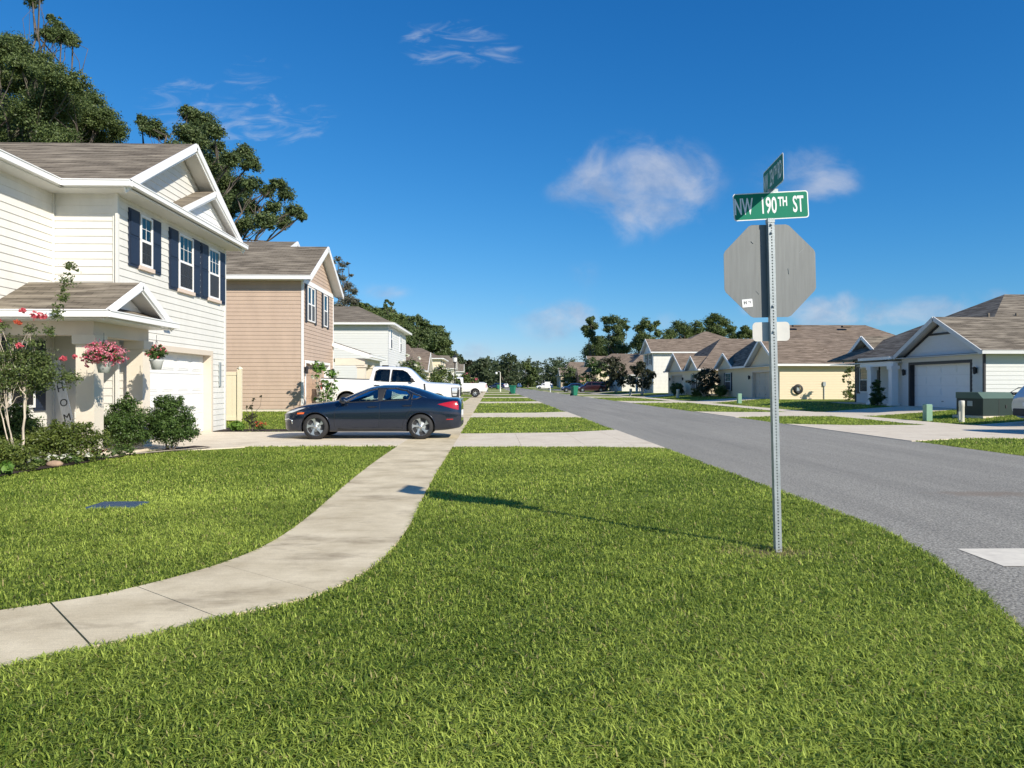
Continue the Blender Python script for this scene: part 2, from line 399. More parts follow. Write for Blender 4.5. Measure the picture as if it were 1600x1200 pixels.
pk = nd('ShaderNodeMapRange', interpolation_type='SMOOTHSTEP'); pk.inputs['From Min'].default_value = .06; pk.inputs['From Max'].default_value = .45; L(puff, pk.inputs['Value'])
L(mth('MULTIPLY', pk.outputs[0], mth('ADD', mth('MULTIPLY', mth('MINIMUM', puff, 1.0), .55), mth('MULTIPLY', mth('SUBTRACT', n1, .48), 2.0))), pm.inputs['Value'])
wisp = add_all([blob(*b) for b in ((385, 170, 120, 40, 1.0), (300, 160, 70, 28, .9), (455, 205, 70, 22, .8), (345, 210, 90, 25, .6), (700, 50, 75, 22, 1.0), (690, 88, 60, 22, .9), (770, 85, 50, 22, .85), (405, 105, 50, 20, .5))])
n2 = cloud_noise(16.0, (1.0, 3.2, -.22), 8, .9, (1.3, 2.2, 0))
wm = nd('ShaderNodeMapRange', interpolation_type='SMOOTHSTEP'); wm.inputs['From Min'].default_value = .10; wm.inputs['From Max'].default_value = 1.3
wk = nd('ShaderNodeMapRange', interpolation_type='SMOOTHSTEP'); wk.inputs['From Min'].default_value = .04; wk.inputs['From Max'].default_value = .6; L(wisp, wk.inputs['Value'])
L(mth('MULTIPLY', wk.outputs[0], mth('ADD', mth('MULTIPLY', mth('MINIMUM', wisp, 1.0), .35), mth('MULTIPLY', mth('SUBTRACT', n2, .5), 3.2))), wm.inputs['Value'])
tone = cloud_noise(14.0, (1, 1.3, 0), 5, .3, (9, 4, 0))
cr = nd('ShaderNodeValToRGB'); cr.color_ramp.elements[0].position = .38; cr.color_ramp.elements[1].position = .62
cr.color_ramp.elements[0].color = (2.6, 3.3, 4.7, 1); cr.color_ramp.elements[1].color = (4.9, 5.15, 5.8, 1)
L(tone, cr.inputs['Fac'])
m1 = nd('ShaderNodeMixRGB'); L(mth('MULTIPLY', pm.outputs[0], .66), m1.inputs['Fac']); L(tn.outputs[0], m1.inputs['Color1']); L(cr.outputs[0], m1.inputs['Color2'])
m2 = nd('ShaderNodeMixRGB'); L(mth('MULTIPLY', wm.outputs[0], .45), m2.inputs['Fac']); L(m1.outputs[0], m2.inputs['Color1']); m2.inputs['Color2'].default_value = (4.6, 5.2, 6.0, 1)
L(m2.outputs[0], bg.inputs['Color'])

# ------------------------------------------------------------------ ground, road, walks, drives
def soil_mat():
    m = bpy.data.materials.new('lawn'); m.use_nodes = True
    nt = m.node_tree; b = nt.nodes['Principled BSDF']; L = nt.links.new
    g = nt.nodes.new('ShaderNodeNewGeometry')
    def noise(s, d=4):
        n = nt.nodes.new('ShaderNodeTexNoise'); n.inputs['Scale'].default_value = s; n.inputs['Detail'].default_value = d; L(g.outputs['Position'], n.inputs['Vector']); return n.outputs['Fac']
    def ramp(f, a, b2, p=.35, q=.65):
        r = nt.nodes.new('ShaderNodeValToRGB'); r.color_ramp.elements[0].position = p; r.color_ramp.elements[1].position = q
        r.color_ramp.elements[0].color = (*a, 1); r.color_ramp.elements[1].color = (*b2, 1); L(f, r.inputs['Fac']); return r.outputs['Color']
    fine = ramp(noise(55, 6), (.075, .115, .016), (.24, .30, .052), .3, .7)
    big = ramp(noise(.35, 5), (.12, .18, .022), (.26, .30, .06))
    mx = nt.nodes.new('ShaderNodeMixRGB'); mx.inputs['Fac'].default_value = .5; L(fine, mx.inputs['Color1']); L(big, mx.inputs['Color2'])
    brown = ramp(noise(1.3, 6), (0, 0, 0), (1, 1, 1), .62, .72)
    mb = nt.nodes.new('ShaderNodeMixRGB'); L(brown, mb.inputs['Fac']); L(mx.outputs[0], mb.inputs['Color1']); mb.inputs['Color2'].default_value = (.12, .10, .035, 1)
    L(mb.outputs[0], b.inputs['Base Color']); b.inputs['Roughness'].default_value = .9; b.inputs['Specular IOR Level'].default_value = .15
    bp = nt.nodes.new('ShaderNodeBump'); bp.inputs['Strength'].default_value = 1; bp.inputs['Distance'].default_value = .05
    L(noise(30, 6), bp.inputs['Height']); L(bp.outputs[0], b.inputs['Normal'])
    return m
M['lawn'] = soil_mat()
def concrete_mat(name, c1, c2, stain):
    m = bpy.data.materials.new(name); m.use_nodes = True
    nt = m.node_tree; b = nt.nodes['Principled BSDF']; L = nt.links.new
    g = nt.nodes.new('ShaderNodeNewGeometry')
    def noise(s, d=5, st=(1, 1, 1)):
        mp = nt.nodes.new('ShaderNodeMapping'); mp.inputs['Scale'].default_value = st; L(g.outputs['Position'], mp.inputs['Vector'])
        n = nt.nodes.new('ShaderNodeTexNoise'); n.inputs['Scale'].default_value = s; n.inputs['Detail'].default_value = d; n.inputs['Roughness'].default_value = .65
        L(mp.outputs[0], n.inputs['Vector']); return n.outputs['Fac']
    def ramp(f, a, b2, p, q):
        r = nt.nodes.new('ShaderNodeValToRGB'); r.color_ramp.elements[0].position = p; r.color_ramp.elements[1].position = q
        r.color_ramp.elements[0].color = (*a, 1); r.color_ramp.elements[1].color = (*b2, 1); L(f, r.inputs['Fac']); return r.outputs['Color']
    base = ramp(noise(1.6, 8), c1, c2, .32, .68)
    grit = ramp(noise(160, 2), (.80, .80, .80), (1.12, 1.12, 1.12), .3, .7)
    broom = ramp(noise(9, 3, (.35, 14, 1)), (.90, .90, .90), (1.06, 1.06, 1.06), .3, .7)
    m0 = nt.nodes.new('ShaderNodeMixRGB'); m0.blend_type = 'MULTIPLY'; m0.inputs['Fac'].default_value = 1; L(base, m0.inputs['Color1']); L(grit, m0.inputs['Color2'])
    m1 = nt.nodes.new('ShaderNodeMixRGB'); m1.blend_type = 'MULTIPLY'; m1.inputs['Fac'].default_value = 1; L(m0.outputs[0], m1.inputs['Color1']); L(broom, m1.inputs['Color2'])
    st = ramp(noise(.9, 14, (1, 2.2, 1)), (0, 0, 0), (.85, .85, .85), .54, .72)
    m2 = nt.nodes.new('ShaderNodeMixRGB'); L(st, m2.inputs['Fac']); L(m1.outputs[0], m2.inputs['Color1']); m2.inputs['Color2'].default_value = (*stain, 1)
    L(m2.outputs[0], b.inputs['Base Color']); b.inputs['Roughness'].default_value = .9; b.inputs['Specular IOR Level'].default_value = .2
    bp = nt.nodes.new('ShaderNodeBump'); bp.inputs['Strength'].default_value = .35; bp.inputs['Distance'].default_value = .006
    L(noise(60, 4), bp.inputs['Height']); L(bp.outputs[0], b.inputs['Normal'])
    return m
M['concrete'] = concrete_mat('concrete', (.53, .445, .295), (.77, .67, .475), (.24, .19, .125))
M['concrete_new'] = concrete_mat('concrete_new', (.66, .575, .45), (.76, .68, .54), (.46, .38, .28))
def asphalt_mat():
    m = bpy.data.materials.new('asphalt'); m.use_nodes = True
    nt = m.node_tree; b = nt.nodes['Principled BSDF']; L = nt.links.new
    g = nt.nodes.new('ShaderNodeNewGeometry')
    def noise(s, d=4, st=(1, 1, 1)):
        mp = nt.nodes.new('ShaderNodeMapping'); mp.inputs['Scale'].default_value = st; L(g.outputs['Position'], mp.inputs['Vector'])
        n = nt.nodes.new('ShaderNodeTexNoise'); n.inputs['Scale'].default_value = s; n.inputs['Detail'].default_value = d; n.inputs['Roughness'].default_value = .7
        L(mp.outputs[0], n.inputs['Vector']); return n.outputs['Fac']
    def ramp(f, a, b2, p, q):
        r = nt.nodes.new('ShaderNodeValToRGB'); r.color_ramp.elements[0].position = p; r.color_ramp.elements[1].position = q
        r.color_ramp.elements[0].color = (*a, 1); r.color_ramp.elements[1].color = (*b2, 1); L(f, r.inputs['Fac']); return r.outputs['Color']
    base = ramp(noise(48, 5), (.140, .131, .110), (.50, .474, .400), .40, .64)
    big = ramp(noise(1.1, 6, (1.2, .07, 1)), (.80, .80, .80), (1.12, 1.12, 1.12), .3, .7)
    mx = nt.nodes.new('ShaderNodeMixRGB'); mx.blend_type = 'MULTIPLY'; mx.inputs['Fac'].default_value = 1; L(base, mx.inputs['Color1']); L(big, mx.inputs['Color2'])
    # a spill of dry sand near the junction
    sp = nt.nodes.new('ShaderNodeMapping'); sp.inputs['Location'].default_value = (-6.55 / 1.0, -9.55 / .34, 0); sp.inputs['Scale'].default_value = (1 / 1.0, 1 / .34, 0)
    L(g.outputs['Position'], sp.inputs['Vector'])
    ln = nt.nodes.new('ShaderNodeVectorMath'); ln.operation = 'LENGTH'; L(sp.outputs[0], ln.inputs[0])
    sm = nt.nodes.new('ShaderNodeMath'); sm.operation = 'MULTIPLY_ADD'; L(noise(5, 5), sm.inputs[0]); sm.inputs[1].default_value = 1.6; 
    sb = nt.nodes.new('ShaderNodeMath'); sb.operation = 'SUBTRACT'; sb.inputs[0].default_value = .1; L(ln.outputs['Value'], sb.inputs[1]); L(sb.outputs[0], sm.inputs[2])
    sand = ramp(sm.outputs[0], (0, 0, 0), (.55, .55, .55), .05, .55)
    m2 = nt.nodes.new('ShaderNodeMixRGB'); L(sand, m2.inputs['Fac']); L(mx.outputs[0], m2.inputs['Color1']); m2.inputs['Color2'].default_value = (.22, .165, .115, 1)
    L(m2.outputs[0], b.inputs['Base Color']); b.inputs['Roughness'].default_value = .75; b.inputs['Specular IOR Level'].default_value = .35
    bp = nt.nodes.new('ShaderNodeBump'); bp.inputs['Strength'].default_value = .8; bp.inputs['Distance'].default_value = .008
    L(noise(75, 3), bp.inputs['Height']); L(bp.outputs[0], b.inputs['Normal'])
    return m
M['asphalt'] = asphalt_mat()
M['dry_soil'] = mat('dry_soil', (.16, .12, .055), .95, var=.45, vscale=22, bump=1.0, bscale=50)
M['road_paint'] = mat('road_paint', (.70, .65, .54), .8, var=.12, vscale=7)

gx_ = [-900, -300, -120, -60, -30, -20, -14, -8.0, -5, -2.5, 0, 4, 10.7, 14, 17, 21, 26, 40, 70, 150, 320, 900]
gy_ = [-200, -60, -20, -5, 5, 12, 18, 24, 30, 40, 60, 90, 130, 200, 300, 450, 700, 1400]
mb = MB()
mb.grid([[(x, y, zg(x, y)) for x in gx_] for y in gy_], smooth=False)
struct(mb.build('ground', 'lawn'))

ROAD_L = [(3.86, 430), (3.86, 40), (3.88, 16), (3.9, 9.9), (3.88, 7.3), (3.66, 6.0), (3.38, 5.03), (3.08, 4.2), (2.75, 3.55), (2.2, 2.75), (1.5, 1.9), (.5, 1.0), (-1, .3), (-4, -.3), (-40, -.5)]
ROAD_R = [(40, -.5), (16.5, -.2), (14.2, .8), (12.6, 2.6), (11.5, 5.0), (10.95, 8), (10.75, 11), (10.68, 18), (10.6, 40), (10.6, 430)]
mb = MB(); mb.face([(x, y, .004) for x, y in ROAD_L + [(-40, -7.5), (40, -7.5)] + ROAD_R])
struct(mb.build('road', 'asphalt'))
mb = MB(); mb.face([(4.06, 5.74, .008), (7.15, 5.74, .008), (7.15, 6.36, .008), (4.08, 6.36, .008)])
struct(mb.build('stop_line', 'road_paint'))

SW_L = [(-30, 3.55), (-8, 3.55), (-5.6, 3.65), (-4.3, 4.05), (-3.11, 4.77), (-2.88, 4.92), (-2.54, 5.26), (-2.14, 5.98), (-1.98, 6.8), (-1.97, 8.0), (-2.06, 10.0), (-2.12, 12.5), (-2.15, 15)]
SW_R = [(-30, 2.15), (-8, 2.15), (-5.0, 2.3), (-3.6, 2.95), (-2.52, 3.87), (-2.17, 4.09), (-1.81, 4.43), (-1.45, 4.78), (-1.05, 5.3), (-.87, 6.2), (-.83, 7.3), (-.85, 8.6), (-.87, 10.1), (-.88, 12.5), (-.88, 15)]
def resample(pl, n):
    d = [0]
    for a, b in zip(pl, pl[1:]): d.append(d[-1] + math.dist(a, b))
    t = np.linspace(0, d[-1], n)
    return np.stack([np.interp(t, d, [p[0] for p in pl]), np.interp(t, d, [p[1] for p in pl])], 1)
# pair the two edges of the bend by hand at the same bearings, then subdivide smoothly
PAIRS = [((-30, 3.55), (-30, 2.15)), ((-8, 3.55), (-7.6, 2.15)), ((-5.6, 3.68), (-4.9, 2.42)), ((-4.2, 4.12), (-3.4, 3.08)), ((-2.88, 4.92), (-2.17, 4.09)), ((-2.50, 5.30), (-1.66, 4.58)),
         ((-2.16, 5.95), (-1.16, 5.12)), ((-1.99, 6.75), (-.90, 6.05)), ((-1.97, 8.0), (-.83, 7.6)), ((-2.03, 9.6), (-.86, 9.4)), ((-2.09, 11.3), (-.88, 11.3)), ((-2.13, 13.0), (-.88, 13.0)), ((-2.15, 15.0), (-.88, 15.0))]
def catmull(ps, k):
    out = []
    P = [np.array(p, float) for p in ps]
    for i in range(len(P) - 1):
        a, b, c, d = P[max(i - 1, 0)], P[i], P[i + 1], P[min(i + 2, len(P) - 1)]
        for j in range(k):
            t = j / k
            out.append(.5 * ((2 * b) + (c - a) * t + (2 * a - 5 * b + 4 * c - d) * t * t + (3 * b - 3 * c + d - a) * t ** 3))
    out.append(P[-1]); return out
def slab_strip(mb, pairs, dz=.02):
    """a cast panel between two edges (lists of left/right points): top and skirts"""
    T = [((a[0], a[1], zg(*a) + dz), (b[0], b[1], zg(*b) + dz)) for a, b in pairs]
    for (a, b), (c, d) in zip(T, T[1:]): mb.face([b, a, c, d][::-1] if False else [a, b, d, c])
    dn = lambda p: (p[0], p[1], p[2] - .12)
    for (a, b), (c, d) in zip(T, T[1:]):
        mb.face([a, c, dn(c), dn(a)]); mb.face([d, b, dn(b), dn(d)])
    a, b = T[0]; mb.face([b, a, dn(a), dn(b)]); a, b = T[-1]; mb.face([a, b, dn(b), dn(a)])
mb = MB()
KS = 8
EL = catmull([p[0] for p in PAIRS], KS); ER = catmull([p[1] for p in PAIRS], KS)
for i in range(0, len(EL) - 1, KS):
    seg = [(EL[k].copy(), ER[k].copy()) for k in range(i, i + KS + 1)]
    g = .006 if i == 3 * KS or i == 4 * KS else .0015
    for e, (k0, k1) in ((0, (0, 1)), (-1, (-1, -2))):
        for s in (0, 1):
            d = seg[k1][s] - seg[k0][s]; seg[k0][s][:] = seg[k0][s] + d / np.linalg.norm(d) * g
    slab_strip(mb, seg)
y = 15.0
while y < 330:
    st = 1.5 if y < 60 else 6.0
    slab_strip(mb, [((-2.15, y + .002), (-.88, y + .002)), ((-2.15, y + st - .002), (-.88, y + st - .002))]); y += st
struct(mb.build('sidewalk', 'concrete'))
mb = MB(); y = 9.0
while y < 330:
    st = 1.5 if y < 60 else 6.0
    slab_strip(mb, [((15.2, y + .006), (16.6, y + .006)), ((15.2, y + st - .006), (16.6, y + st - .006))]); y += st
struct(mb.build('pavement', 'concrete_new'))

def drive(xs, lo, hi, joints=()):
    """a driveway of cast panels across x; lo/hi give its two edges at x"""
    mb = MB(); cuts = sorted(set(xs) | set(joints))
    for a, b in zip(cuts, cuts[1:]):
        a2, b2 = a + .003, b - .003
        slab_strip(mb, [((a2, hi(a2)), (a2, lo(a2))), ((b2, hi(b2)), (b2, lo(b2)))])
    struct(mb.build('driveway', 'concrete_new'))
DRV_L = [(17.25, 22.35), (32.3, 37.4), (56, 60.5), (77, 81.5), (101, 105.5), (124, 128), (150, 154), (178, 182)]
DRV_R = [(19.2, 25.4), (32.6, 37.4), (56.4, 61.4), (79, 84), (96, 101), (119, 124), (150, 155), (185, 190)]
flat = lambda v: (lambda x: v)
for (a, b) in DRV_L:
    near = a < 18
    lo = (lambda x, a=a: np.interp(x, [-8.6, -2.15], [a, a]))
    drive([-8.75, -8.0, -5.2, -2.5, -2.15], flat(a), flat(b))
    lo = (lambda x, a=a: float(np.interp(x, [-.88, 2.2, 3.92], [a - .35, a - .38, a - .75])))
    hi = (lambda x, b=b: float(np.interp(x, [-.88, 2.2, 3.92], [b - .95, b - .55, b + .7])))
    drive([-.88, .7, 2.2, 3.3, 3.92], lo, hi)
for (a, b) in DRV_R:
    drive([16.6, 17.0, 19, 21.0, 21.9], flat(a), flat(b))
    lo = (lambda x, a=a: float(np.interp(x, [10.58, 12.5, 15.2], [a - .9, a, a])))
    hi = (lambda x, b=b: float(np.interp(x, [10.58, 12.5, 15.2], [b + .9, b, b])))
    drive([10.58, 11.3, 12.5, 15.2], lo, hi)
# entrance walk from the driveway to the porch of the near house
mb = MB(); slab_strip(mb, [((-9.4, 16.6), (-9.4, 14.9)), ((-7.4, 17.24), (-7.4, 15.3)), ((-6.7, 17.24), (-6.6, 16.2)), ((-5.9, 17.24), (-5.6, 17.0))])
struct(mb.build('entrance_path', 'concrete_new'))

BED = [(-9.75, 10.4), (-8.4, 10.3), (-7.66, 11.1), (-7.5, 12.6), (-7.38, 13.6), (-7.2, 15.0), (-6.85, 15.75), (-6.3, 16.6), (-6.35, 17.1), (-6.8, 17.15), (-7.5, 15.2), (-9.75, 14.8)]
mb = MB(); mb.face([(x, y, .028 + .012 * math.sin(3 * i)) for i, (x, y) in enumerate(BED)])
struct(mb.build('mulch_bed', 'mulch'))
BED2 = [(-8.6, 22.5), (-4.6, 22.45), (-4.9, 23.2), (-6.5, 23.5), (-8.6, 23.5)]
mb = MB(); mb.face([(x, y, zg(x, y) + .03) for x, y in BED2]); struct(mb.build('mulch_bed', 'mulch'))

mb = MB(); mb.face([(2.38 + .42 * math.cos(a) * (1 + .2 * math.sin(3 * a)), 6.24 + .19 * math.sin(a) * (1 + .25 * math.cos(5 * a)), .003) for a in np.linspace(0, 2 * PI, 25)[:-1]])
struct(mb.build('bare_ground', 'dry_soil'))
# ------------------------------------------------------------------ grass
rng = np.random.default_rng(7)
def in_poly(x, y, poly):
    r = np.zeros(x.shape, bool); n = len(poly)
    for i in range(n):
        x0, y0 = poly[i]; x1, y1 = poly[(i + 1) % n]
        c = ((y0 > y) != (y1 > y)) & (x < (x1 - x0) * (y - y0) / (y1 - y0 + 1e-12) + x0); r ^= c
    return r
SWP = [tuple(p) for p in EL] + [tuple(p) for p in reversed(ER)]
UTIL = [(-4.66, 8.62), (-4.1, 8.62), (-4.1, 9.02), (-4.66, 9.02)]
def lawn_ok(x, y, m=.0):
    ly = np.array([p[1] for p in ROAD_L][::-1]); lx = np.array([p[0] for p in ROAD_L][::-1])
    ry = np.array([p[1] for p in ROAD_R]); rx = np.array([p[0] for p in ROAD_R])
    ok = (x < np.interp(y, ly, lx) + .02 + m) & (y > .8) | (x > np.interp(y, ry, rx) - .02)
    ok &= ~((x > -2.15 + m) & (x < -.88 - m) & (y > 15)); ok &= ~((x > 15.2) & (x < 16.6))
    ok &= ~in_poly(x, y, SWP)
    for a, b in DRV_L:
        ok &= ~((y > a) & (y < b) & (x > -9) & (x < -2.1))
        ok &= ~((y > np.interp(x, [-.88, 2.2, 3.92], [a - .35, a - .38, a - .75])) & (y < np.interp(x, [-.88, 2.2, 3.92], [b - .95, b - .55, b + .7])) & (x > -.9) & (x < 4))
    for a, b in DRV_R:
        ok &= ~((y > a) & (y < b) & (x > 12) & (x < 22)); ok &= ~((y > a - .9 + .45 * (x - 10.6)) & (y < b + .9 - .45 * (x - 10.6)) & (x > 10) & (x < 12.6))
    ok &= ~in_poly(x, y, BED); ok &= ~in_poly(x, y, BED2); ok &= ~in_poly(x, y, UTIL)
    ok &= ~((x < -5.5) & (y > 16.2) & (y < 17.4)) & ~((x < -7.3) & (y > 14) & (y < 24) & ~((x > -8.9) & (y > 23.6)))
    ok &= ~((x < -7.9) & (y > 31.5)) & ~((x > 21) & (y > 30))
    return ok
def patch(x, y):
    return (np.sin(x * 1.7 + 2 * np.sin(y * .9)) + np.sin(y * 2.3 + 1.7 * np.sin(x * 1.1 + 1)) + np.sin(x * .55 - y * .47 + 1.2) + .7 * np.sin(5.1 * x + 3 * np.sin(2.2 * y)) * np.sin(4.3 * y)) / 3.7
def blades(n, d0, d1, h0, h1, w0, w1, lean, margin=0):
    d = np.sqrt(rng.uniform(d0 * d0, d1 * d1, n)); u = rng.uniform(-.80, .80, n)
    x = d * u * 1.0 + d * .0286 + rng.uniform(-.6, .6, n); y = d
    if margin: x = np.sign(u) * (.78 * d + rng.uniform(0, margin, n))
    p = patch(x, y); tf = np.clip(2.6 * (np.sin(6.1 * x + 2.0 * np.sin(4.3 * y + 1)) * np.sin(5.7 * y + 1.8 * np.sin(5.1 * x)) - .45), 0, 1)
    k = lawn_ok(x, y) & (rng.random(n) < np.where(np.sin(2.9 * x + 1.3 * np.sin(1.9 * y)) * np.sin(2.3 * y + 1.1 * np.sin(2.1 * x)) < -.80, .45, .84 + .3 * p)) & (rng.random(n) < np.clip(.2 + 2.2 * np.hypot((x - 2.38) / .75, (y - 6.24) / .36) ** 2, 0, 1))
    x, y, p, tf = x[k], y[k], p[k], tf[k]; n = len(x)
    z = np.where(x < 0, .27 * np.clip((-x - 2.5) / 5.5, 0, 1) * np.clip((y - 24) / 6, 0, 1), .30 * np.clip((x - 17) / 4, 0, 1))
    h = rng.uniform(h0, h1, n) * (1 + .26 * p) * (1 + .28 * tf) ; wd = rng.uniform(w0, w1, n)
    az = rng.uniform(0, 2 * PI, n); ln = rng.uniform(.25, lean, n) * h * 1.25
    dx, dy = np.cos(az), np.sin(az); tw = az + PI / 2 + rng.uniform(-.5, .5, n); sxx, syy = np.cos(tw) * wd / 2, np.sin(tw) * wd / 2
    V = np.zeros((n, 5, 3), np.float32)
    V[:, 0] = np.stack([x - sxx * .7, y - syy * .7, z - .005], 1); V[:, 1] = np.stack([x + sxx * .7, y + syy * .7, z - .005], 1)
    mx, my, mz = x + dx * ln * .32, y + dy * ln * .32, z + h * .62
    V[:, 2] = np.stack([mx + sxx, my + syy, mz], 1); V[:, 3] = np.stack([mx - sxx, my - syy, mz], 1)
    tz = z + h * np.sqrt(np.clip(1.15 - (ln / h / 1.6) ** 2, .25, 1))
    V[:, 4] = np.stack([x + dx * ln, y + dy * ln, tz], 1)
    b = (np.arange(n) * 5)[:, None]
    F = np.concatenate([b + [0, 1, 2], b + [0, 2, 3], b + [3, 2, 4]], 0)
    t = np.clip((.47 + .26 * p - .09 * tf + .28 * np.exp(-(((x + 4.4) / .9) ** 2 + ((y - 9.7) / .8) ** 2))) + rng.normal(0, .25, n) , 0, .93); t = np.where(rng.random(n) < .03 + .4 * np.exp(-(((x - 2.35) / .4) ** 2 + ((y - 6.22) / .2) ** 2)), 1.0, t)
    return V.reshape(-1, 3), F, np.repeat(t, 5)
def grass_obj(name, label, bands):
    Vs, Fs, Ts, o = [], [], [], 0
    for bnd in bands:
        v, f, t = blades(*bnd); Vs.append(v); Fs.append(f + o); Ts.append(t); o += len(v)
    ob = np_mesh(name, np.concatenate(Vs), np.concatenate(Fs), 'blade', np.concatenate(Ts))
    return tag(ob, label, 'grass', kind='stuff')
grass_obj('grass', 'short broad bladed green lawn grass covering the verge and front yards',
          [(220000, 1.6, 4.5, .018, .056, .0042, .0085, 1.8), (280000, 4.5, 9, .022, .055, .0055, .009, 1.7), (280000, 9, 17, .022, .050, .008, .014, 1.5),
           (210000, 17, 34, .028, .055, .016, .03, 1.4), (130000, 34, 80, .03, .055, .04, .08, 1.2), (70000, 1.2, 9, .018, .055, .007, .013, 1.6, 3.5), (60000, 9, 18, .022, .05, .012, .02, 1.5, 3.5)])
# ------------------------------------------------------------------ house building
class FR:
    """a wall frame: u along the wall from p towards q, outward to the right of that direction, z up"""
    def __init__(s, p, q):
        s.o = Vector((p[0], p[1], 0)); d = Vector((q[0] - p[0], q[1] - p[1], 0)); s.len = d.length; s.d = d.normalized(); s.n = Vector((s.d.y, -s.d.x, 0))
    def pt(s, u, off, z): return s.o + s.d * u + s.n * off + Vector((0, 0, z))
    def u(s, x=None, y=None):
        return (x - s.o.x) / s.d.x if x is not None else (y - s.o.y) / s.d.y
    def box(s, mb, u0, u1, a0, a1, z0, z1, mi=0):
        P = s.pt
        mb.hexa([P(u0, a1, z0), P(u1, a1, z0), P(u1, a0, z0), P(u0, a0, z0), P(u0, a1, z1), P(u1, a1, z1), P(u1, a0, z1), P(u0, a0, z1)], mi)

def lap(mb, F, u0, u1, z0, z1, row=.17, prj=.016, openings=(), gable=None, mi=0):
    """lapped boards; gable=(u_apex, z_apex): boards run on above z1, narrowing to the apex"""
    top = gable[1] if gable else z1
    zs = [z0 + i * row for i in range(int((top - z0) / row) + 2)]
    def iv(z):
        if not gable or z <= z1: return u0, u1
        t = min(1, (z - z1) / (top - z1)); return u0 + (gable[0] - u0) * t, u1 + (gable[0] - u1) * t
    for za, zb in zip(zs, zs[1:]):
        if za >= top - 1e-6: break
        cuts = sorted({za, min(zb, top)} | {c for o in openings for c in (o[2], o[3]) if za < c < min(zb, top)} | ({z1} if gable and za < z1 < zb else set()))
        for a, b in zip(cuts, cuts[1:]):
            off = lambda z: prj * (1 - (z - za) / row)
            (l0, r0), (l1, r1) = iv(a), iv(b)
            segs = [(l0, r0, l1, r1)]
            for o in openings:
                if o[2] < (a + b) / 2 < o[3]:
                    new = []
                    for (p0, q0, p1, q1) in segs:
                        if o[0] > p0 + .001: new.append((p0, min(q0, o[0]), p1, min(q1, o[0])))
                        if o[1] < q0 - .001: new.append((max(p0, o[1]), q0, max(p1, o[1]), q1))
                    segs = new
            for (p0, q0, p1, q1) in segs:
                if q0 - p0 < .002: continue
                P = F.pt
                mb.face([P(p0, off(a), a), P(q0, off(a), a), P(q1, off(b), b), P(p1, off(b), b)], mi)
                if a == za: mb.face([P(p0, 0, a), P(q0, 0, a), P(q0, prj, a), P(p0, prj, a)], mi)

def roof_face(mb, pts, th=.07, mi=0):
    P = [Vector(p) for p in pts]
    n = Vector((0, 0, 0))
    for i in range(len(P)): n += P[i].cross(P[(i + 1) % len(P)])
    n.normalize()
    if n.z < 0: P.reverse(); n = -n
    h = Vector((-n.y, n.x, 0)); h = h.normalized() if h.length > 1e-5 else Vector((1, 0, 0))
    v = n.cross(h)
    if v.z < 0: v = -v
    uv = lambda p: (p.dot(h), p.dot(v))
    mb.face(P, mi, [uv(p) for p in P])
    Q = [p - Vector((0, 0, th)) for p in P]
    mb.face(list(reversed(Q)), 1, [uv(p) for p in reversed(Q)])
    for i in range(len(P)):
        j = (i + 1) % len(P); mb.face([Q[i], Q[j], P[j], P[i]], mi, [uv(Q[i]), uv(Q[j]), uv(P[j]), uv(P[i])])

